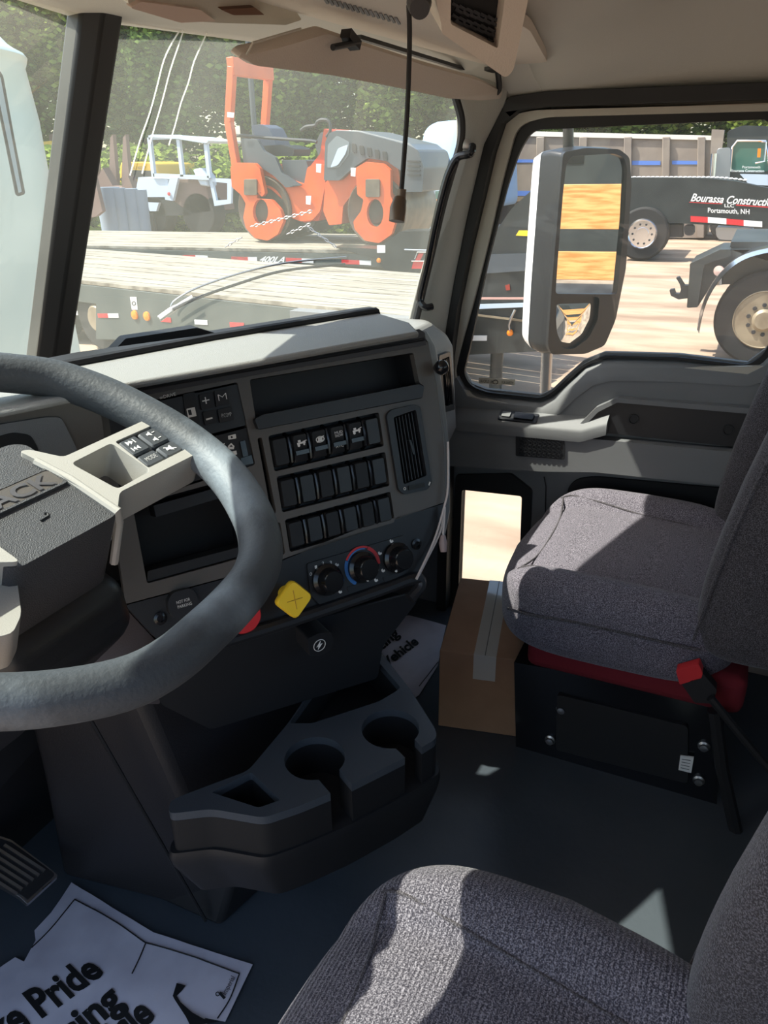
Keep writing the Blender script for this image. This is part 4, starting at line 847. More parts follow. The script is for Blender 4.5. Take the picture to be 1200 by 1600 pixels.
MB().plate(FZ(.0085), FZ(.0085).pl([(276, 1536), (290, 1540), (284, 1548), (276, 1556), (282, 1566), (300, 1582), (318, 1592), (345, 1596), (318, 1600), (298, 1604), (290, 1588), (273, 1562), (270, 1556)]), (), -.0004, .0004).build('tear', M['void'], msh)
mt2, *_ = papermat('paper_floor_mat', 'paper floor mat in the passenger footwell printed vehicle', [(470, 1045), (540, 985), (585, 964), (640, 962), (697, 978), (690, 1010), (684, 1040), (655, 1087), (600, 1120), (530, 1125), (480, 1090)], 0, [[(684, 1035), (655, 1073)]],
    texts=[('We take Pride', (500, 1050), (604, 969), (490, 1037)), ('in Servicing', (536, 1068), (625, 994), (526, 1055)), ('Your Vehicle', (560, 1082), (655, 1006), (550, 1069))])
# pedal
pf = Fr((-.37, .95, .12), (1, -.15, 0), (.1, .93, .45), None)
if pf.n.z < 0: pf.n = -pf.n
pe = thing('brake_pedal', 'ribbed metal-edged foot pedal at the lower left', 'pedal', (-.37, .95, 0))
pq = [(82, 1360), (89, 1368), (42, 1414), (30, 1402), (-60, 1345), (-20, 1295), (20, 1310)]
plate_px(pf, pq, -.012, 0, 'pedal_frame', M['metal'], pe, .003, bev=.002)
plate_px(pf, [(80, 1361), (84, 1366), (42, 1407), (36, 1401), (-56, 1345), (-18, 1300), (20, 1314)], 0, .003, 'pedal_pad', M['dark'], pe, .003)
for k in range(6):
    a = (26+k*8.5, 1398-k*7.5); MB().bar(pf.P(*a, .005), pf.P(a[0]-60, a[1]-42, .005), .005, .004, pf.n).build('pedal_rib', M['metal'], pe)
MB().bar(pf.P(0, 1345, -.012), pf.P(0, 1345, -.012)+V((0, .12, .16)), .02, .014).build('pedal_arm', M['dark'], pe)
# white charging cord down the right end of the dash
cc = thing('charging_cord', 'pale cord looped down the right end of the dashboard with a grey plug', 'cord', (.13, .43, .6))
MB().tube(catmull([PP(700, 690, .012), PP(700, 760, .012), PP(694, 792, .012), PP(678, 845, .014), PP(650, 905, .018)], 6), .0018, 6).tube(catmull([PP(694, 792, .012), PP(688, 830, .01), PP(664, 880, .012), PP(651, 905, .02)], 6), .0018, 6).tube([PP(695, 792, .012), PP(694, 812, .010), PP(692, 840, .012)], .002, 6).build('cord', M['cord'], cc)
MB().tube([PP(692, 836, .012), PP(692, 848, .012), PP(693, 862, .012)], [.004, .007, .005], 10).build('plug', mat('plug_mauve', (150, 132, 130), .5), cc)

# ============================================================ outside mirror and wipers
OM = thing('door_mirror', 'tall black door mirror with a white front shell outside the passenger window', 'mirror', (1.35, .42, .5))
mn = V((-.64, -.77, 0)).normalized(); mu = V((.77, -.64, 0)).normalized()
MF = Fr((1.33, .40, .95), mu, (0, 0, 1), mn)
MF.v = (V((0, 0, 1))+mn*.0).normalized()
gm1 = [(893, 244), (960, 240), (975, 246), (980, 262), (976, 340), (964, 460), (868, 459), (872, 400), (880, 300), (885, 256)]
gm2 = [(867, 466), (937, 464), (934, 500), (920, 528), (895, 546), (876, 543), (868, 525), (866, 500)]
fo = [(880, 238), (915, 231), (968, 233), (984, 246), (987, 290), (978, 420), (962, 500), (945, 540), (915, 553), (862, 554), (856, 540), (862, 450), (872, 330)]
A_ = rnd(MF.pl(fo), .012); cA = sum((V(p) for p in A_), V((0, 0)))/len(A_)
MB().plate(MF, A_, [rnd(MF.pl(gm1), .01), rnd(MF.pl(gm2), .012)], -.02, 0).build('mirror_bezel', M['black'], OM, bevel=.004)
def sc2(k, dx): return [(cA.x+(p[0]-cA.x)*k+dx, cA.y+(p[1]-cA.y)*k) for p in A_]
o = MB(); o.loft([[MF.m(x, y, -.012) for x, y in sc2(1.0, 0)], [MF.m(x, y, -.05) for x, y in sc2(1.02, -.004)], [MF.m(x, y, -.085) for x, y in sc2(1.0, -.008)]]); o.build('mirror_housing', M['black'], OM, sm=60)
o = MB(); o.loft([[MF.m(x, y, -.083) for x, y in sc2(1.01, -.008)], [MF.m(x, y, -.12) for x, y in sc2(.96, -.010)], [MF.m(x, y, -.145) for x, y in sc2(.84, -.008)], [MF.m(x, y, -.155) for x, y in sc2(.5, -.004)]]); o.build('front_shell', mat('white_paint', (235, 235, 232), .3), OM, sm=60)
MB().plate(MF, rnd(MF.pl(gm1), .01), (), -.014, -.010).build('flat_glass', M['mirror'], OM)
g2 = rnd(MF.pl(gm2), .012); cg = sum((V(p) for p in g2), V((0, 0)))/len(g2)
o = MB(); o.loft([[MF.m(cg.x+(p[0]-cg.x)*k, cg.y+(p[1]-cg.y)*k, -.016+.010*(1-k*k)) for p in g2] for k in (1, .85, .7, .55, .4, .25, .12, .02)], cap=False); o.build('convex_glass', M['mirror'], OM, sm=60)
MB().tube([MF.P(855, 545, -.06), MF.P(853, 590, -.06), MF.P(850, 660, -.06)], .017, 12).build('lower_arm', M['metal'], OM)
MB().tube([MF.P(888, 236, -.06), MF.P(888, 215, -.06), MF.P(887, 150, -.06)], .014, 12).build('upper_arm', M['black'], OM)
for P_, zz in ((MF.P(850, 655, -.06), .50), (MF.P(887, 155, -.06), 1.42)): MB().tube([P_, V((1.02, P_.y+.04, P_.z))], .015, 10).build('arm_bracket', M['black'], OM)
# wipers
T = thing('windshield_wiper', 'windshield wiper with curved blades resting low on the passenger pane', 'wiper', tuple(WF.P(300, 505, -.05)))
MB().tube(catmull([WF.P(*q, -.05) for q in [(250, 524), (270, 511), (296, 497)]], 5), [.006]*6+[.004]*5, 8).build('wiper_arm', M['metal'], T)
MB().tube(catmull([WF.P(*q, -.035) for q in [(264, 506), (270, 497), (300, 483), (360, 470), (430, 463), (520, 467)]], 5), .0022, 6).build('wiper_blade', M['metal'], T)
MB().tube(catmull([WF.P(*q, -.038) for q in [(268, 512), (300, 500), (360, 486), (430, 475), (520, 478)]], 5), .003, 6).build('wiper_spring', M['mdark'], T)
cwz = Fr((.1, .86, .965), (.87, -.5, 0), (0, 0, 1), None)
if cwz.n.dot(CAM-cwz.o) < 0: cwz.n = -cwz.n
o = plate_px(cwz, [(100, 580), (178, 548), (196, 529), (250, 521), (308, 512), (338, 521), (560, 486), (592, 482), (600, 510), (178, 585)], -.03, 0, 'wiper_cowl', M['dark'], None, .003, bev=.003); tag(o, 'black stepped plastic cowl cover at the base of the windshield', 'cowl')
# ============================================================ OUTSIDE
G = -1.15
gm = MB(); gm.grid(lambda u, v: V((-30+110*u, -30+110*v, G)), 4, 4); g = gm.build('ground', M['ground'], fix=False, loc=(0, 0, G)); struct(g); g.name = 'floor_outside'
# own truck side below the door sill (step fairing)
def FXY(p, yaw):                            # vertical frame through p facing the cab, yawed from the Y axis
    a = radians(yaw); return Fr(p, (-sin(a), -cos(a), 0), (0, 0, 1), (-cos(a), sin(a), 0))
def pplate(fr, pts, dep, nm, m, par, r=0, holes=(), bev=0, label=None, d1=0., hr=.0, sm=35):
    o = fr.pl(pts, d1); o = rnd(o, r) if r else o; hs = [rnd(fr.pl(h, d1), hr) if hr else fr.pl(h, d1) for h in holes]
    return MB().plate(fr, o, hs, d1-dep, d1).build(nm, m, par, bevel=bev, label=label, sm=sm)
def tape(fr, segs, par, d=.004, h=.055):
    for (x0, y0, x1, y1), c in segs:
        a = fr.p(x0, y0); b = fr.p(x1, y1)
        MB().plate(fr, [(a[0], a[1]-h/2), (b[0], b[1]-h/2), (b[0], b[1]+h/2), (a[0], a[1]+h/2)], (), 0, d).build('reflective_tape', M['red'] if c == 'r' else M['white'], par, label='red and white tape' if 0 else None)
# --- near flatbed
N1 = FXY((6.63, 5.29, -.2), 9)
fb = thing('flatbed_trailer', 'nearest low flatbed trailer with bleached deck boards, just behind the windshield wiper', 'trailer', (7.9, 6, G))
def local_box(fr, a0, a1, b0, b1, d0, d1): return MB().loft([[fr.m(a, b, d) for a, d in ((a0, d0), (a1, d0), (a1, d1), (a0, d1))] for b in (b0, b1)])
aL, aR = -7.2, N1.p(690, 497)[0]
nb = 11
for k in range(nb):
    local_box(N1, aL, aR-.02*k % .1, -.05, 0+.004*(k % 3), -.25*k-.225, -.25*k).build('deck_board', M['deck'], fb, bevel=.004)
local_box(N1, aL, aR, -.30, -.055, -.16, .0).build('side_rail', M['tgreen'], fb, bevel=.01)
local_box(N1, aL, aR, -.30, -.055, -2.72, -2.6).build('side_rail', M['tgreen'], fb)
local_box(N1, aL, aR, -.62, -.30, -.55, -.25).build('frame_beam', M['tgreen'], fb); local_box(N1, aL, aR, -.62, -.30, -2.4, -2.1).build('frame_beam', M['tgreen'], fb)
for a in (-5.2, -4.0, -2.8):
    for d in (-.05, -2.3): MB().cyl(N1.m(a, -.50, d), N1.m(a, -.50, d-.35), .44, k=32).build('tyre', M['tyre'], fb, bevel=.03)
    MB().cyl(N1.m(a, -.50, -.04), N1.m(a, -.50, .0), .2, .16, 20).build('wheel_hub', M['hubtan'], fb)
N1b = FXY((6.63, 5.29, -.2), 9)
pplate(N1, [(150, 462), (660, 500), (660, 540), (150, 530)], .01, 'side_skirt', M['tgreen'], fb, d1=.004)
tape(N1, [((154, 493, 170, 493), 'r'), ((170, 493, 186, 493), 'w'), ((252, 499, 268, 500), 'r'), ((305, 503, 325, 504), 'w'), ((360, 507, 382, 508), 'r'), ((108, 488, 122, 489), 'w')], fb, .012)
for q in ((211, 492), (230, 494)): MB().lathe([(.06, 0), (.055, .02), (.0001, .03)], N1.P(*q, .005), N1.n, 16).build('marker_lamp', M['amber'], fb)
st_ = pplate(N1, [(203, 464), (213, 464), (215, 484), (206, 484)], .002, 'mark_plate', M['white'], fb, d1=.008); MB().tube([N1.P(209+3*cos(a), 474+3*sin(a), .010) for a in [k*pi/4 for k in range(8)]], .006, 5, closed=True).build('mark', M['mdark'], st_)
# gooseneck end of the near trailer seen beside the mirror
GN = FXY((7.0, 2.77, -.2), 4)
gn = thing('lowboy_gooseneck', 'black arched trailer neck with a yellow sticker, left of the door mirror', 'trailer', (7.3, 2.2, G))
pplate(GN, [(700, 560), (700, 400), (757, 388), (772, 365), (800, 325), (832, 296), (868, 262), (930, 262), (960, 300), (962, 420), (900, 440), (880, 470), (866, 500), (862, 548), (700, 556)], .22, 'neck_side', M['tblack'], gn, .03, bev=.02)
pplate(GN, [(752, 398), (860, 395), (866, 405), (866, 420), (752, 428)], .02, 'upper_flange', M['mgrey'], gn, d1=.03); pplate(GN, [(745, 465), (866, 465), (866, 468), (745, 468)], .02, 'pipe', mat('pink_pipe', (190, 150, 140), .5), gn, d1=.04)
pplate(GN, [(742, 476), (866, 472), (866, 478), (742, 483)], .03, 'lower_flange', M['mwhite'], gn, d1=.05); pplate(GN, [(738, 490), (866, 506), (866, 509), (738, 493)], .02, 'brake_line', M['hubtan'], gn, d1=.04)
pplate(GN, [(806, 368), (811, 360), (824, 360), (827, 369)], .002, 'yellow_sticker', M['yellow'], gn, d1=.006)
tape(GN, [((728, 528, 737, 528), 'r'), ((737, 528, 761, 528), 'w')], gn, .012)
MB().lathe([(.035, 0), (.03, .02), (.0001, .03)], GN.P(797, 520, .03), GN.n, 16).build('marker_lamp', M['amber'], gn)
MB().tube([GN.P(*q, .06) for q in [(805, 484), (799, 496), (795, 508), (796, 516)]], .014, 6).build('light_cord', M['metal'], gn)
pplate(GN, [(789, 446), (796, 444), (797, 453), (791, 454)], .01, 'red_reflector', mat('dim_red', (140, 50, 40), .4), gn, d1=.01)
MB().cyl(GN.m(.4, -.2, -.1), GN.m(.4, -.95, -.1), .07).cyl(GN.m(.4, -.95, -.1), GN.m(.4, -.952+.02, -.1), .14).build('landing_leg', M['tblack'], gn)
# --- second trailer carrying the roller
N2 = FXY((10.88, 8.17, -.15), -7.8)
f2 = thing('equipment_trailer', 'dark green equipment trailer lettered 400LA carrying the orange roller', 'trailer', (12, 8.5, G))
b2 = N2.p(598, 392)[0]
for k in range(12): local_box(N2, -6.2-(0), b2-.02*(k % 3), -.05, .004*(k % 2), -.25*k-.226, -.25*k).build('deck_board', M['deck'], f2, bevel=.004)
local_box(N2, -6.2, b2, -.26, -.055, -.14, .0).build('side_rail', M['tgreen'], f2, bevel=.01); local_box(N2, -6.2, b2, -.3, -.055, -3.0, -2.88).build('side_rail', M['tgreen'], f2); local_box(N2, -6.2, b2, -.5, -.26, -.6, -.3).build('frame_beam', M['tgreen'], f2)
for a in (-5.0, -3.9):
    for d in (-.1, -2.5): MB().cyl(N2.m(a, -.58, d), N2.m(a, -.58, d-.35), .42, k=32).build('tyre', M['tyre'], f2, bevel=.03)
tape(N2, [((213, 399, 233, 399), 'r'), ((233, 399, 248, 400), 'w'), ((286, 402, 306, 402), 'r'), ((306, 402, 325, 403), 'w'), ((362, 404, 388, 405), 'r'), ((388, 405, 402, 405), 'w'), ((447, 406, 472, 407), 'r'), ((472, 407, 490, 408), 'w'), ((534, 409, 562, 410), 'r'), ((562, 410, 580, 411), 'w')], f2, .012, .07)
MB().text(N2, '400LA', N2.p(405, 409.5), N2.p(444, 410.5), N2.p(408, 400), .006, .03, .25).build('side_lettering', M['white'], f2)
pplate(N2, [(520, 386), (592, 389), (607, 375), (625, 362), (700, 360), (720, 440), (640, 440), (600, 420), (585, 404)], .5, 'neck', M['tblack'], f2, .02, d1=.03, bev=.01)
pplate(N2, [(589, 383), (602, 383), (602, 395), (589, 395)], .003, 'white_placard', M['white'], f2, d1=.045)
MB().lathe([(.04, 0), (.035, .02), (.0001, .03)], N2.P(592, 407, .03), N2.n, 16).build('marker_lamp', M['amber'], f2)
lg = pplate(N2, [(646, 408), (700, 408), (700, 420), (643, 420)], .003, 'red_logo', M['red'], f2, d1=.04)
pplate(N2, [(650, 404), (654, 396), (662, 396), (656, 408), (648, 408)], .003, 'logo_mark', M['red'], lg, d1=.045)
MB().tube([N2.P(x, y, .035) for x, y in ((648, 405), (652, 394), (700, 394))], .008, 5).tube([N2.P(x, y, .045) for x, y in ((643, 408), (700, 408))], .008, 5).build('logo_outline', M['white'], lg)
MB().tube([N2.P(632, 390, .06), N2.P(700, 392, .06)], .012, 6).build('hand_rail', M['mwhite'], f2)
for x0, x1, y0, y1 in ((392, 487, 354, 330), (352, 378, 386, 371), (448, 485, 366, 350), (478, 525, 352, 386)):
    a = N2.P(x0, y0, .03); b = N2.P(x1, y1, .03); o = MB(); n = int((b-a).length/.07)
    for k in range(n):
        c_ = a.lerp(b, (k+.5)/n); d_ = (b-a).normalized(); s_ = V((0, 0, 1)) if k % 2 else d_.cross(V((0, 0, 1))).normalized()
        o.tube([c_+d_*.045*cos(t)+s_*.022*sin(t) for t in [j*pi/4 for j in range(8)]], .008, 5, closed=True)
    ob_ = o.build('tie_down_chain', M['metal']); ob_['kind'] = 'stuff'; tag(ob_, {392: 'rusty chain running up to the front drum of the roller', 352: 'short chain at the rear drum of the roller', 448: 'chain crossing under the middle of the roller', 478: 'chain hooked down to the ring on the trailer side rail'}[x0], 'chain'); del ob_['kind']
# --- tandem roller
RX = 11.75
RF = FX(RX)
ro = thing('road_roller', 'orange tandem road roller with a tall square roll bar standing on the trailer', 'road roller', (12.4, 7.3, -.15))
OW = 1.5
def rp(px): return RF.pl(px)
# drums
for cxp, cyp, rr, hx, hy_ in ((405, 332, 51, 12, 20), (582, 332, 54, 13, 23)):
    a, b = RF.p(cxp, cyp); r = abs(RF.p(cxp, cyp+rr)[1]-b); b = -.15+r+.01; Z0 = V((RX+.14, -a, b))
    MB().lathe([(r*.62, .12), (r*.90, .02), (r*.96, 0), (r, .03), (r, OW-.03), (r*.96, OW), (r*.62, OW-.02)], Z0, (1, 0, 0), 48).build('drum', M['drum'], ro)
    MB().lathe([(r*.40, .04), (r*.34, -.04), (r*.2, -.06), (.001, -.06)], Z0, (1, 0, 0), 24).build('drum_hub', mat('hub_grime', (70, 62, 52), .7), ro)
def ell(cx, cy, rx, ry, n=16, a0=0): return [(cx+rx*cos(a0+2*pi*k/n), cy+ry*sin(a0+2*pi*k/n)) for k in range(n)]
def opl(pts, x0, dep, nm, m, par=ro, r=.03, bev=.015, holes=(), hr=.0): fr = FX(x0); return pplate(fr, pts, dep, nm, m, par, r, holes, bev, hr=hr)
yk1 = [(360, 262), (364, 254), (398, 255), (406, 264), (414, 302), (409, 308), (402, 300), (401, 310), (424, 312), (438, 328), (443, 345), (434, 366), (418, 376), (398, 372), (384, 356), (380, 340), (384, 318), (376, 304), (362, 292)]
yk2 = [(556, 262), (572, 253), (598, 256), (610, 266), (610, 306), (616, 318), (618, 345), (612, 366), (592, 380), (570, 376), (554, 358), (552, 346), (564, 330), (568, 312), (558, 304)]
for yy, hh in ((yk1, ell(407, 331, 12, 20)), (yk2, ell(586, 333, 13, 22))):
    opl(yy, RX, .10, 'drum_yoke', M['orange'], holes=[hh]); opl(yy, RX+OW+.12, .10, 'drum_yoke', M['orange'], holes=[hh])
for x0, x1, y0, y1 in ((381, 401, 280, 305), (571, 593, 280, 308)): opl([(x0, y0), (x1, y0), (x1, y1), (x0, y1)], RX-.03, .05, 'bearing_block', M['drum'], bev=.02)
opl([(408, 256), (430, 268), (452, 280), (475, 288), (480, 262), (492, 255), (508, 258), (508, 290), (500, 330), (488, 344), (470, 346), (448, 338), (442, 312), (424, 296), (408, 290), (396, 270)], RX+.22, 1.2, 'rear_chassis', M['orange'])
opl([(508, 285), (535, 262), (560, 246), (600, 250), (622, 262), (628, 300), (620, 320), (600, 318), (570, 300), (548, 306), (536, 322), (534, 350), (514, 352), (505, 330)], RX+.22, 1.2, 'front_chassis', M['orange'])
opl([(486, 258), (500, 240), (506, 200), (514, 205), (510, 262), (506, 316), (498, 345), (474, 348), (466, 332), (474, 300)], RX+.3, 1.0, 'articulation_post', mat('deep_orange', (196, 62, 24), .45))
opl([(468, 334), (494, 334), (492, 350), (482, 364), (470, 350)], RX+.35, .9, 'joint_guard', M['mdark'])
# bonnet
opl([(506, 282), (508, 222), (514, 208), (524, 204), (560, 206), (606, 218), (636, 226), (654, 236), (662, 262), (660, 300), (628, 300), (628, 268), (604, 252), (574, 247), (552, 262), (530, 282)], RX+.10, 1.35, 'engine_bonnet', M['mgrey'], bev=.05)
opl([(511, 262), (512, 226), (526, 212), (546, 222), (545, 242), (530, 262)], RX+.09, .03, 'bonnet_panel', mat('panel_grey', (110, 118, 122), .4)); opl([(516, 262), (528, 232), (544, 226), (540, 240), (528, 258)], RX+.06, .012, 'bonnet_decal', M['mwhite'], bev=.004)
for k in range(5): opl([(549+k*12, 223+k*3.2), (556+k*12, 225+k*3), (557+k*12, 240+k*3), (550+k*12, 238+k*3)], RX+.085, .02, 'bonnet_slot', M['mdark'], bev=.004)
for k in range(4): opl([(636, 250+k*7), (656, 251+k*7), (656, 254+k*7), (636, 253+k*7)], RX+.08, .03, 'grille_bar', M['mdark'], bev=.004)
opl([(524, 203), (560, 204), (640, 224), (652, 234), (640, 232), (558, 210), (526, 208)], RX+.14, 1.25, 'bonnet_lid', M['metal'], bev=.02)
opl([(638, 284), (663, 284), (664, 296), (638, 294)], RX+.2, 1.1, 'front_bumper', M['orange'])
# platform, seat, rails
opl([(376, 216), (402, 218), (412, 236), (430, 246), (440, 270), (470, 290), (446, 293), (428, 275), (408, 262), (380, 254)], RX+.12, .08, 'side_shroud', M['mgrey'])
opl([(440, 250), (478, 250), (484, 270), (478, 290), (446, 290)], RX+.3, .9, 'platform', M['mgrey'])
opl([(392, 196), (408, 194), (420, 200), (428, 216), (432, 230), (410, 234), (400, 220)], RX+.45, .5, 'seat_back', mat('seat_blue', (60, 72, 92), .5), bev=.05); opl([(408, 228), (440, 226), (460, 232), (458, 244), (412, 244)], RX+.4, .6, 'seat_cushion', M['mdark'], bev=.05)
opl([(500, 208), (512, 205), (520, 216), (508, 234), (498, 246), (492, 226)], RX+.5, .4, 'steering_console', M['mgrey'], bev=.03)
rail = FX(RX+.25); rail2 = FX(RX+1.35)
for fr_ in (rail, rail2): MB().tube(catmull([fr_.P(*q) for q in [(362, 213), (376, 212), (440, 217), (484, 220), (495, 222)]], 4), .028, 8).build('hand_rail', M['mdark'], ro)
MB().tube(catmull([rail.P(*q) for q in [(470, 204), (478, 198), (492, 196), (496, 190), (504, 187), (514, 190), (516, 204), (510, 214)]], 4), .028, 8).build('grab_bar', M['mdark'], ro)
MB().tube(catmull([rail.P(*q) for q in [(362, 254), (366, 240), (382, 222), (400, 220)]], 4), .02, 8).build('side_bar', M['mdark'], ro)
# roll bar: two posts joined by a top beam (it stands across the machine, seen at an angle)
pB = RF.P(372, 258); pT = RF.P(360, 112)
ya = -RF.p(366, 262)[0]*-1
A0 = FX(RX+.1).P(370, 262); A1 = FX(RX+.1).P(358, 190); A2 = FX(RX+.1).P(363, 104)
B0 = FX(RX+1.35); Bx0 = B0.P(418, 250); Bx1 = B0.P(414, 195); Bx2 = B0.P(420, 112)
rb = MB(); w_ = .13
rb.bar(A0, A1, w_, w_, (1, 0, 0)).bar(A1-V((0, 0, .02)), A2, w_, w_, (1, 0, 0)).bar(Bx0, Bx1, w_, w_, (1, 0, 0)).bar(Bx1-V((0, 0, .02)), Bx2, w_, w_, (1, 0, 0))
rb.build('roll_bar_post', M['orange'], ro, bevel=.01)
rt = MB().bar(A2+V((-.06, 0, 0)), Bx2+V((.06, 0, 0)), .14, .28, (0, 0, 1)).build('roll_bar_beam', M['orange'], ro, bevel=.01)
opl([(355, 175), (366, 176), (365, 184), (355, 183)], RX+.0, .004, 'white_sticker', M['white'], bev=0, r=.0)
for q in ((548, 262), (478, 306), (494, 256)): opl([(q[0], q[1]), (q[0]+8, q[1]), (q[0]+7, q[1]+14), (q[0], q[1]+13)], RX+.08, .01, 'warning_sticker', M['white'], bev=0, r=.0)
# --- white framed machine, yellow loader, blue-grey barrels
wm = thing('white_utility_machine', 'small white open-frame machine with a boxy cage, left of the orange roller', 'machine', (17.8, 14, G))
WX = FX(17)
def wpl(pts, x0, dep, nm, m, par, **k): return pplate(FX(x0), pts, dep, nm, m, par, **k)
for x0 in (17, 18.3):
    for a, b in (((234, 215), (241, 276)), ((279, 214), (286, 276)), ((322, 222), (328, 278)), ((234, 215), (279, 214)), ((279, 214), (326, 222)), ((241, 274), (328, 278))):
        MB().bar(FX(x0).P(*a), FX(x0).P(*b), .10, .10, (1, 0, 0)).build('cage_bar', M['mwhite'], wm)
wpl([(232, 214), (236, 210), (280, 213), (326, 220), (322, 224), (278, 217)], 16.9, 1.5, 'cage_roof', M['mwhite'], wm)
wpl([(212, 300), (216, 277), (228, 278), (262, 280), (262, 308), (230, 308), (214, 308)], 17, 1.2, 'hopper', M['mwhite'], wm, bev=.03)
wpl([(257, 305), (266, 277), (278, 278), (270, 314), (258, 312)], 16.9, .1, 'hopper_door', M['mwhite'], wm)
wpl([(266, 312), (276, 280), (320, 280), (324, 300), (330, 330), (300, 334)], 17.1, 1.1, 'body_panel', M['rustp'], wm, bev=.02)
wpl([(326, 278), (362, 280), (361, 318), (335, 322)], 17, .08, 'rear_frame', M['mwhite'], wm, holes=[[(332, 284), (355, 286), (355, 312), (338, 313)]])
wpl([(300, 265), (312, 262), (324, 276), (326, 292), (312, 290)], 17.0, .4, 'operator_seat', M['mwhite'], wm, bev=.05)
wpl([(214, 308), (272, 314), (300, 336), (216, 338)], 17.1, 1.1, 'undercarriage', M['mdark'], wm)
wpl([(228, 316), (248, 317), (244, 330), (234, 330)], 17.0, .1, 'white_bracket', M['mwhite'], wm)
for q in ((236, 334), (310, 334)): MB().cyl(FX(17.1).P(*q), FX(17.1).P(*q)+V((.5, 0, 0)), .55, k=24).build('wheel', M['tyre'], wm, bevel=.04)
MB().cyl(FX(17.0).P(*(236, 334)), FX(17.0).P(*(236, 334))+V((.01, 0, -1.2)), .1).cyl(FX(17.6).P(*(310, 334)), FX(17.6).P(*(310, 334))+V((.01, 0, -1.2)), .1).build('outrigger', M['mdark'], wm)
MB().lathe([(.05, 0), (.04, .02), (.001, .03)], FX(16.98).P(216, 303), (-1, 0, 0), 12).lathe([(.05, 0), (.04, .02), (.001, .03)], FX(16.88).P(264, 303), (-1, 0, 0), 12).build('red_lamp', M['red'], wm)
yl = thing('yellow_loader', 'yellow wheel loader with a dark toothed bucket behind the white machine', 'loader', (21, 19, G))
wpl([(186, 262), (188, 253), (243, 255), (246, 275), (243, 312), (186, 312)], 20, 2.0, 'loader_body', M['myellow'], yl, bev=.08)
wpl([(198, 265), (236, 267), (236, 280), (198, 280)], 19.95, .06, 'rear_window', M['mdark'], yl, bev=0)
MB().text(FX(19.9), 'SL160-7', FX(19.9).p(206, 264), FX(19.9).p(228, 265), FX(19.9).p(206, 259), .002).build('body_lettering', M['mdark'], yl)
wpl([(60, 222), (80, 220), (84, 228), (60, 230)], 21, 1.5, 'cab_roof', M['myellow'], yl); wpl([(62, 228), (66, 228), (72, 262), (66, 262)], 21, .1, 'cab_post', M['mdark'], yl)
wpl([(60, 262), (84, 266), (92, 285), (86, 306), (62, 306)], 21, 2.0, 'engine_cover', M['myellow'], yl, bev=.06)
wpl([(130, 310), (134, 280), (150, 284), (160, 262), (176, 290), (190, 293), (200, 275), (214, 310)], 19, .3, 'bucket', M['rustp'], yl)
for x in (148, 176, 196): wpl([(x-6, 290), (x-4, 215), (x, 210), (x+7, 290)], 19.4, .15, 'bucket_tooth', M['rustp'], yl)
for q in ((92, 330), (225, 330)): MB().cyl(FX(20.5).P(*q), FX(20.5).P(*q)+V((.6, 0, 0)), .75, k=28).build('tyre', M['tyre'], yl, bevel=.06)
MB().box(20.6, 21.6, 15.5, 24, G+.9, G+1.6).build('chassis', M['mdark'], yl)
for i, (x0, x1, y0) in enumerate(((140, 168, 293), (166, 184, 294), (182, 202, 295), (200, 218, 297))):
    a = FX(15.2+.2*i).P(x0, y0); b = FX(15.2+.2*i).P(x1, y0); r = (a-b).length/2; c_ = (a+b)/2
    o = MB().lathe([(r*.86, 0), (r, .03), (r*.95, .5), (r*1.04, a.z-G-.05), (r*1.02, a.z-G), (r*.9, a.z-G)], V((c_.x+r, c_.y, G)), (0, 0, 1), 24).build('storage_drum', M['bluegrey'])
    tag(o, ['widest grey-blue drum, nearest the windshield post', 'grey-blue drum second from the windshield post', 'grey-blue drum third from the windshield post', 'grey-blue drum nearest the white machine'][i], 'drum', 'grey-blue drums')
o = wpl([(128, 270), (142, 255), (160, 330), (150, 338), (118, 345)], 14.6, .12, 'rusty_plate', M['rustp'], None); tag(o, 'dark rust-coloured steel plate leaning beside the grey-blue drums', 'plate')
o = MB().plate(FX(22), FX(22).pl([(76, 210), (100, 205), (100, 330), (88, 330)]), (), -.1, 0).build('dark_panel', M['rustp']); tag(o, 'dark upright panel behind the windshield post', 'panel')
# blue tarp covered load and the trailer under it
tk = thing('tarp_covered_load', 'pale blue tarp over a rounded load beyond the roller bonnet', 'load', (23, 8.5, G))
TX = FX(22); c0_ = TX.P(656, 236); 
tpo = rnd(TX.pl([(652, 330), (654, 236), (660, 202), (672, 190), (700, 187), (740, 187), (760, 210), (765, 330)]), .3)
o = MB(); o.loft([[TX.m(x, y, -d) for x, y in [tuple(V((sum(p[0] for p in tpo)/len(tpo), min(p[1] for p in tpo)))*(1-k)+V(p)*k) for p in tpo]] for d, k in ((0, .9), (.12, .98), (.4, 1), (3, 1))]); o.build('tarp', M['tarp'], tk, sm=60)
local_box(TX, TX.p(645, 300)[0], TX.p(760, 300)[0], G+.5, TX.p(656, 300)[1]+.1, -3, -.1).build('load_bed', M['mdark'], tk)
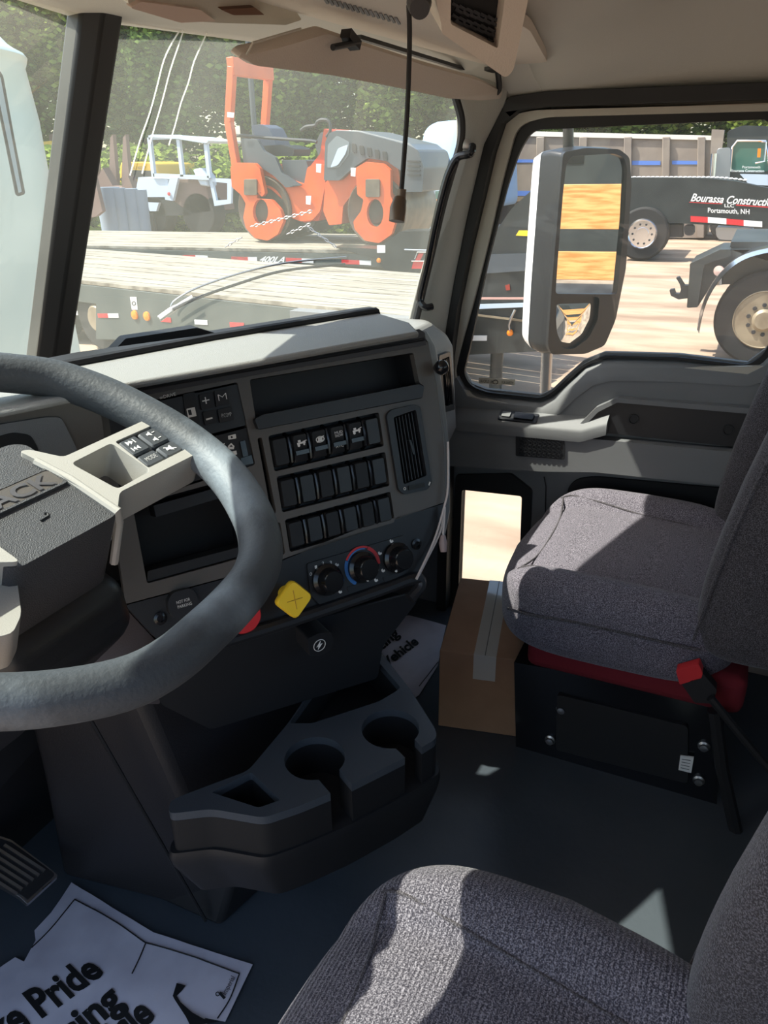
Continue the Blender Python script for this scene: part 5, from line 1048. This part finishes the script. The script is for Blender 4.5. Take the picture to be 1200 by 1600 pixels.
# pick-up and amber light by the pillar
pk_ = thing('parked_pickup', 'grey pickup front beside the roller drum with an amber lamp', 'pickup', (17, 6.3, G))
wpl([(660, 296), (668, 290), (690, 292), (704, 300), (712, 330), (712, 360), (668, 360), (660, 330)], 16, 1.8, 'cab_body', M['mwhite'], pk_, r=.1, bev=.08); wpl([(667, 300), (688, 298), (700, 306), (698, 316), (668, 318)], 15.9, .12, 'side_window', M['tglass'], pk_, r=.05)
MB().tube([FX(15.8).P(678, 318), FX(15.8).P(678, 280)], .03, 8).build('flag_pole', M['mwhite'], pk_); MB().lathe([(.07, 0), (.05, .03), (.001, .05)], FX(15.8).P(680, 316), (-1, 0, 0), 16).build('amber_lamp', M['amber'], pk_)
for q in ((680, 362),): MB().cyl((16.1, FX(16.1).P(*q).y, G+.45), (16.5, FX(16.1).P(*q).y, G+.45), .45, k=28).build('tyre', M['tyre'], pk_)
MB().box(16.3, 17.3, 5.2, 7.0, G+.4, G+1.0).build('underbody', M['mdark'], pk_)
# --- pale green tower by the windshield post
tw_ = thing('pale_green_hopper', 'tall pale green tapered hopper with a rimmed collar, far left through the windshield', 'hopper', (1.62, 3.1, G))
ty = FY(3.0); cxb = 1.22
def sil(px, py):
    r = ray(px, py); cx_, cy_ = cxb-CAM.x, 3.0-CAM.y; Dn = sqrt(cx_*cx_+cy_*cy_); dl = math.atan2(r.x, r.y)-math.atan2(cx_, cy_)
    return (Dn*sin(dl), CAM.z+r.z/sqrt(r.x*r.x+r.y*r.y)*Dn*cos(dl))
pts = [sil(125, 545), sil(104, 440), sil(82, 300), sil(62, 190), sil(40, 108)]
prof = [(pts[0][0]+.12, G)]+pts+[sil(42, 100), sil(43, 92), sil(38, 86), sil(26, 80), sil(14, 72), (max(.03, sil(0, 58)[0]-.0), sil(0, 58)[1]), (.02, sil(0, 58)[1]+.10)]
MB().lathe([(r, z) for r, z in prof], (cxb, 3.0, 0), (0, 0, 1), 64).build('hopper_shell', M['mint'], tw_, sm=50)
# the strip is bolted on the side facing the cab
sfr = Fr((cxb-.22, 2.46, 1.1), (.81, -.587, 0), (-.03, -.05, 1), None)
if sfr.n.dot(CAM-sfr.o) < 0: sfr.n = -sfr.n
sg = pplate(sfr, [(-10, 100), (4, 118), (22, 215), (40, 304), (26, 308), (8, 220), (-12, 130)], .03, 'strip_frame', M['rubber'], tw_, d1=.0, r=.01); pplate(sfr, [(-8, 110), (0, 122), (18, 215), (34, 300), (29, 302), (11, 217), (-8, 130)], .004, 'reflective_strip', mat('strip_glass', (150, 165, 170), .15), sg, d1=.005)
# --- right window: dump trailer, truck, black lowboy
dt = thing('dump_trailer', 'long tan-grey dump body with ribs and blue stripes beyond the passenger window', 'dump trailer', (27, 5, G))
DX = FX(26)
pplate(DX, [(740, 206), (1115, 216), (1108, 290), (1100, 372), (780, 372), (740, 330)], 2.4, 'dump_bed', M['tbed'], dt, bev=.03)
pplate(DX, [(740, 203), (1116, 212), (1116, 219), (740, 211)], .12, 'top_rail', mat('pale_rail', (215, 210, 200), .5), dt, d1=.06)
for x in (838, 905, 975, 1035, 1090): pplate(DX, [(x, 214), (x+12, 214), (x+10, 372), (x-2, 372)], .15, 'side_rib', M['tbed'], dt, d1=.12, bev=.02)
for (x0, x1, y0, y1) in ((806, 850, 249, 254), (985, 1032, 251, 258), (1050, 1092, 251, 257), (800, 840, 298, 306), (905, 970, 250, 257)): pplate(DX, [(x0, y0), (x1, y0+.5), (x1, y1), (x0, y1)], .01, 'blue_stripe', M['bluep'], dt, d1=.015)
pplate(DX, [(740, 308), (1100, 312), (1100, 318), (740, 314)], .1, 'lower_rail', mat('dusty_rail', (128, 112, 92), .7), dt, d1=.08)
for x in (800, 850, 1010, 1060): q = DX.P(x, 380); MB().cyl((26.05, q.y, G+.52), (26.4, q.y, G+.52), .52, k=28).build('tyre', M['tyre'], dt, bevel=.04)
dk = thing('black_dump_truck', 'black truck cab with green-tinted side glass and chrome stack, far right in the window', 'truck', (26.5, -.5, G))
pplate(DX, [(1136, 205), (1160, 196), (1230, 198), (1300, 215), (1300, 300), (1300, 390), (1120, 390), (1136, 290)], 2.2, 'cab', M['tblack'], dk, d1=.2, r=.1, bev=.06)
pplate(DX, [(1141, 268), (1144, 232), (1152, 221), (1196, 221), (1202, 268)], .02, 'side_glass', M['tglass'], dk, d1=.22, r=.12)
MB().tube([DX.P(*q, .24) for q in [(1141, 268), (1144, 230), (1152, 220), (1196, 220), (1203, 268)]], .03, 6).build('window_trim', M['chrome'], dk)
pplate(DX, [(1118, 288), (1120, 232), (1142, 230), (1140, 290)], .5, 'muffler_shield', M['metal'], dk, d1=.3, r=.1, bev=.08); MB().cyl(DX.P(1112, 285, .35), DX.P(1116, 240, .35), .10).build('exhaust_stack', M['chrome'], dk)
pplate(DX, [(1184, 232), (1189, 232), (1188, 246), (1183, 246)], .05, 'amber_lamp', M['amber'], dk, d1=.36); MB().tube([DX.P(*q, .35) for q in [(1180, 255), (1194, 252), (1197, 222), (1190, 221)]], .03, 6).build('mirror_bracket', M['chrome'], dk)
MB().text(FX(25.75), 'Bourassa Construction', FX(25.75).p(1143, 268.5), FX(25.75).p(1194, 269), FX(25.75).p(1143, 264.5), 0, .01).text(FX(25.75), 'Portsmouth', FX(25.75).p(1160, 263), FX(25.75).p(1188, 263), FX(25.75).p(1160, 259), 0).build('door_lettering', M['white'], dk)
pplate(DX, [(1156, 272), (1200, 273), (1200, 290), (1170, 288)], .3, 'tool_box', M['mwhite'], dk, d1=.4); pplate(DX, [(1112, 202), (1132, 203), (1128, 235), (1112, 275), (1108, 275)], .3, 'bed_front', M['tbed'], dk, d1=.1)
for y in (-1.6, .9): MB().cyl((25.9, y, G+.52), (26.2, y, G+.52), .52, k=28).build('tyre', M['tyre'], dk, bevel=.04)
LX = FX(20)
lw = thing('lowboy_neck', 'black trailer neck lettered Bourassa Construction with red and white tape', 'trailer', (20.5, 1, G))
pplate(LX, [(984, 277), (1040, 277), (1100, 278), (1150, 283), (1210, 296), (1300, 320), (1300, 362), (1210, 358), (1120, 352), (1040, 348), (1000, 347), (984, 352), (975, 330)], .5, 'neck_side', M['tblack'], lw, .05, bev=.03)
pplate(LX, [(978, 281), (1010, 290), (1030, 345), (1030, 372), (978, 390)], 2.2, 'frame', M['mdark'], lw, d1=-.3)
o = MB()
for k in range(26):
    x = 984+k*7.2; y = 277 if x < 1100 else 277+(x-1100)**2*.0011; p_ = LX.P(x, y, -.1); o.sq(p_, (.05, .05, .025), 1, 1, nu=8, nv=6)
o.tube([LX.P(984+k*14, 277 if 984+k*14 < 1100 else 277+(984+k*14-1100)**2*.0011, -.1) for k in range(13)], .012, 5); o.build('load_binder_chain', M['white'], lw)
LT_ = FX(19.98)
MB().text(LT_, 'Bourassa Construction', LT_.p(1079, 314), LT_.p(1213, 322.5), LT_.p(1081, 302), .004, .02, .3).build('company_lettering', M['white'], lw)
MB().text(LT_, 'LLC', LT_.p(1132, 323.5), LT_.p(1147, 324), LT_.p(1132, 318.5), .004, .02).text(LT_, 'Portsmouth, NH', LT_.p(1106, 332), LT_.p(1171, 334.5), LT_.p(1106, 324.5), .004, .015).build('town_lettering', M['white'], lw)
MB().plate(LT_, LT_.pl([(1077, 315.5), (1128, 318), (1128, 319), (1077, 316.5)]), (), 0, .004).plate(LT_, LT_.pl([(1150, 319.5), (1215, 324), (1215, 325.5), (1150, 321)]), (), 0, .004).build('red_underline', M['red'], lw)
for x0, y0, x1, y1, m_ in ((1079, 337.5, 1106, 339, 'r'), (1106, 339, 1135, 341.5, 'w'), (1135, 341.5, 1162, 344, 'r'), (1162, 344, 1191, 346, 'w'), (981, 337, 992, 337.5, 'r'), (992, 337.5, 1019, 336, 'w')):
    pplate(LT_, [(x0, y0), (x1, y1), (x1, y1+9), (x0, y0+9)], .004, 'reflective_tape', M['red'] if m_ == 'r' else M['white'], lw, d1=.004)
pplate(LX, [(1118, 356), (1125, 355), (1175, 357), (1178, 363), (1174, 377), (1120, 374)], .8, 'fuel_tank', M['metal'], lw, .12, bev=.05, d1=-.3)
pplate(LX, [(1045, 350), (1066, 350), (1066, 371), (1045, 370)], .5, 'frame_leg', M['mdark'], lw, d1=-.2); pplate(LX, [(1068, 352), (1084, 352), (1084, 368), (1070, 368)], .4, 'air_tank', M['mdark'], lw, d1=-.1, r=.08)
q = FX(19.8).P(1003, 366)
MB().cyl((19.85, q.y, q.z), (20.25, q.y, q.z), .62, k=36).build('tyre', M['tyre'], lw, bevel=.05)
rm = MB().lathe([(.36, -.02), (.33, .02), (.30, -.04), (.17, -.06), (.15, .0), (.001, .0)], (19.82, q.y, q.z), (-1, 0, 0), 32).build('wheel_rim', M['chrome'], lw)
for k in range(10): MB().cyl(V((19.86, q.y+.23*cos(k*pi/5), q.z+.23*sin(k*pi/5))), V((19.82, q.y+.23*cos(k*pi/5), q.z+.23*sin(k*pi/5))), .026, k=8).build('lug_nut', M['mdark'], rm)
# --- near truck rear: frame, hook, fender, wheel
HX = FX(9.5)
tt = thing('parked_truck', 'black truck rear with a tow hook, polished fender and big dusty wheel', 'truck', (10, -1, G))
hq = HX.p(1192, 505); wc = V((9.5, -hq[0], G+.56))
MB().lathe([(.34, 0), (.40, -.01), (.53, .0), (.56, .03), (.56, .25), (.53, .28), (.34, .28)], wc, (1, 0, 0), 56).build('tyre', M['tyre'], tt)
rm = MB().lathe([(.345, -.01), (.335, -.02), (.315, .0), (.30, .06), (.24, .07), (.21, .0), (.13, -.01), (.13, -.05), (.10, -.08), (.001, -.08)], wc, (1, 0, 0), 48).build('wheel_rim', M['hubtan'], tt)
for k in range(10):
    a = k*pi/5+.2; MB().cyl(wc+V((.0, .175*cos(a), .175*sin(a))), wc+V((-.03, .175*cos(a), .175*sin(a))), .028, .022, 8).build('lug_nut', M['mdark'], rm)
for k in range(8):
    a = k*pi/4; MB().cyl(wc+V((.055, .27*cos(a), .27*sin(a))), wc+V((.062, .27*cos(a), .27*sin(a))), .03, k=12).build('hand_hole', M['void'], rm)
MB().cyl(wc+V((.35, 0, 0)), wc+V((.75, 0, 0)), .54, k=40).build('tyre', M['tyre'], tt)
fpts = [HX.p(*q) for q in [(1090, 512), (1096, 480), (1108, 450), (1128, 422), (1155, 400), (1190, 388), (1230, 384), (1270, 390)]]
fpc = [V((p[0], p[1], 0)) for p in fpts]; fcv = catmull(fpc, 5)
o = MB(); o.loft([[HX.m(p.x, p.y, d) for d in (.10, .11, -.65, -.65)]+[HX.m(p.x+.012, p.y-.018, d) for d in (-.65, .05)]+[HX.m(p.x+.035, p.y-.05, .09), HX.m(p.x+.03, p.y-.045, .115)] for p in fcv]); o.build('fender', M['chrome'], tt, sm=60)
opl2 = lambda pts, x0, dep, nm, m, **k: pplate(FX(x0), pts, dep, nm, m, tt, **k)
opl2([(1078, 418), (1085, 410), (1110, 404), (1140, 390), (1300, 390), (1300, 440), (1112, 445), (1090, 480), (1073, 481)], 9.7, .12, 'frame_end', M['tblack'], r=.02, bev=.01)
opl2([(1076, 470), (1078, 412), (1125, 390), (1142, 390), (1142, 400), (1100, 414), (1090, 480), (1075, 480)], 9.62, .9, 'cross_member', M['tblack'], r=.01, bev=.01)
opl2([(1056, 434), (1061, 433), (1069, 446), (1076, 446), (1076, 466), (1060, 468), (1048, 462), (1046, 453), (1053, 452), (1055, 459), (1062, 459), (1064, 452), (1062, 444)], 9.9, .12, 'tow_hook', M['mdark'], r=.01, bev=.01)
opl2([(1142, 378), (1240, 378), (1300, 378), (1300, 392), (1140, 392)], 9.9, 2.0, 'chassis_rail', M['tblack'])
MB().lathe([(.06, 0), (.055, .05), (.001, .07)], FX(9.55).P(1123, 423), (-1, 0, 0), 20).build('tail_lamp', mat('lamp_clear', (190, 160, 150), .2), tt)
MB().tube([FX(9.6).P(*q) for q in [(1124, 430), (1124, 445)]], .04, 8).build('fender_bracket', M['metal'], tt)
opl2([(1150, 300), (1300, 300), (1300, 380), (1170, 380)], 10.0, 2.0, 'body', M['tblack']) if 0 else None
# --- wooden pallets and rails behind, seen in the door mirror
def palletcrate(loc, rz, lab, n=4):
    T = thing('wooden_crate', lab, 'crate', loc); Rm = Matrix.Rotation(rz, 3, 'Z'); L = V(loc)
    def wb(x0, x1, y0, y1, z0, z1, nm='board'):
        b = MB().box(x0, x1, y0, y1, z0, z1)
        for v in b.b.verts: v.co = Rm @ v.co+L
        b.build(nm, M['pine'], T, bevel=.004)
    for s in (-.55, .5):
        wb(s, s+.09, -.05, .04, 0, 1.75, 'corner_post')
    for z in (.25, .65, 1.02, 1.38): wb(-.62, .62, .045, .08, z, z+.20)
    for z in (1.55,): wb(-.62, .62, .045, .08, z, z+.18)
    for y in (.3, .7): wb(-.6, .6, y, y+.09, .0, .12, 'bearer')
    for s in (-.55, .5): wb(s, s+.09, .8, .89, 0, 1.7, 'corner_post')
    return T
def fence(loc, lab):
    T = thing('wooden_crate', lab, 'crate', loc); L = V(loc)
    for a in (-.75, .66): MB().box(L.x+a, L.x+a+.09, L.y-.06, L.y, G, L.z+2.30).build('corner_post', M['pine'], T, bevel=.004)
    for z0, z1 in ((1.85, 2.18), (1.46, 1.68), (1.05, 1.2), (.55, .72), (.1, .3)): MB().box(L.x-.78, L.x+.78, L.y+.002, L.y+.035, L.z+z0, L.z+z1).build('board', M['pine'], T, bevel=.004)
    for a in (-.75, .0, .66): MB().box(L.x+a, L.x+a+.09, L.y-.8, L.y-.062, L.z+.0, L.z+.1).build('bearer', M['pine'], T, bevel=.004)
fence((1.3, -4.0, G), 'tall pine crate of wide boards reflected in the door mirror')
bt2 = thing('box_truck', 'dark truck standing behind the pine crate, seen in the door mirror', 'truck', (1.5, -10, G))
MB().box(-1.5, 2.6, -12, -9, G+.9, 2.4).build('truck_body', M['tblack'], bt2, bevel=.05); MB().box(.2, 1.15, -8.995, -8.98, 1.15, 1.9).build('truck_window', M['gloss'], bt2)
for x in (-1.1, 2.2): MB().cyl((x-.15, -9.6, G+.5), (x+.15, -9.6, G+.5), .5, k=28).build('tyre', M['tyre'], bt2)
# --- trees
def leafblob(n, R, seed, s0=.06, s1=.15, squash=1.):
    rg = random.Random(seed); m = MB()
    cl = [(V((rg.gauss(0, .5), rg.gauss(0, .5), rg.gauss(0, .55)*squash)).normalized()*rg.uniform(.35, 1), rg.uniform(.22, .42)) for _ in range(46)]
    for k in range(n):
        c_, r_ = rg.choice(cl); d = V((rg.gauss(0, 1), rg.gauss(0, 1), rg.gauss(0, 1))).normalized()*r_*rg.uniform(.6, 1); p = V(((c_.x+d.x)*R[0], (c_.y+d.y)*R[1], (c_.z+d.z)*R[2]))
        nn = (d+V((rg.uniform(-.7, .7), rg.uniform(-.7, .7), rg.uniform(-.3, .9)))).normalized(); u = nn.cross(V((0, 0, 1))).normalized(); v = nn.cross(u); s = rg.uniform(s0, s1); 
        m.f(m.vs([p-u*s, p-v*s*.6+u*s*.1, p+u*s, p+v*s*.6]))
    return m
tree_mesh = {}
def tree(kind, x, y, h, lab, sc_=1.):
    key = kind
    if key not in tree_mesh:
        if kind == 0: b = leafblob(16000, (2.6, 2.6, 3.6), 1); mt_ = M['leaf']
        elif kind == 1: b = leafblob(16000, (2.4, 2.4, 4.4), 2); mt_ = M['leafd']
        else: b = leafblob(9000, (1.8, 1.8, 1.4), 3); mt_ = M['leaf']
        me = bpy.data.meshes.new('leaves'); b.b.to_mesh(me); b.b.free(); me.materials.append(mt_)
        tb = MB().tube([V((0, 0, -4)), V((.1, .05, -1)), V((.0, -.1, 2.5))], [.22, .17, .06], 8)
        for a in range(5): tb.tube([V((0, 0, -1.2+a*.7)), V((1.2*cos(a*2.4), 1.2*sin(a*2.4), .1+a*.7))], [.07, .02], 6)
        mk = bpy.data.meshes.new('trunk'); tb.b.to_mesh(mk); tb.b.free(); mk.materials.append(M['bark']); tree_mesh[key] = (me, mk)
    me, mk = tree_mesh[key]; T = thing('bush' if kind == 2 else 'tree', lab, 'bush' if kind == 2 else 'tree', (x, y, G), group='undergrowth along the tree line' if kind == 2 else 'trees behind the machines')
    cz = (h-3.6 if kind < 2 else 1.2)
    a = bpy.data.objects.new('foliage', me); a.parent = T; a.location = (0, 0, cz); a.rotation_euler = (0, 0, random.uniform(0, 6.3)); a.scale = (sc_,)*3; C.objects.link(a)
    t_ = bpy.data.objects.new('trunk', mk); t_.parent = T; t_.location = (0, 0, max(cz, 0) if kind < 2 else .6); t_.scale = (1, 1, 1 if kind < 2 else .3); C.objects.link(t_)
rg = random.Random(5)
def polar(px, dist):
    r = ray(px, 260); r.z = 0; r.normalize(); return CAM+r*dist
spots = []
for row, (dist, n, h, sc_) in enumerate(((34, 8, 9.4, 1.15), (41, 8, 12.5, 1.4), (50, 7, 14.5, 1.6))):
    for i in range(n):
        px = -110+(870/(n-1))*(i+.5*(row % 2)); p = polar(px, dist+1.5*rg.random()); tree((i+row) % 2, p.x, p.y, h+rg.random()*1.2, ['leafy tree in the front row of the wood behind the parked machines', 'tall leafy tree in the middle of the wood behind the machines', 'tallest leafy tree at the back of the wood'][row], sc_)
for i in range(16):
    p = polar(-90+53*i, 29.8+1.2*rg.random()); tree(2, p.x, p.y, 2, 'low green bush at the foot of the tree line', 1.35)
for i, px in enumerate((790, 900, 1010, 1120, 1230)):
    p = polar(px, 46+4*rg.random()); tree(i % 2, p.x, p.y, 8.2, 'green tree top showing above the dump body', 1.4)
p = polar(402, 29); o = MB().cyl((p.x, p.y, G), (p.x, p.y, 7), .10, .09).build('utility_pole', M['mgrey']); tag(o, 'thin grey pole rising behind the roller roll bar', 'pole')
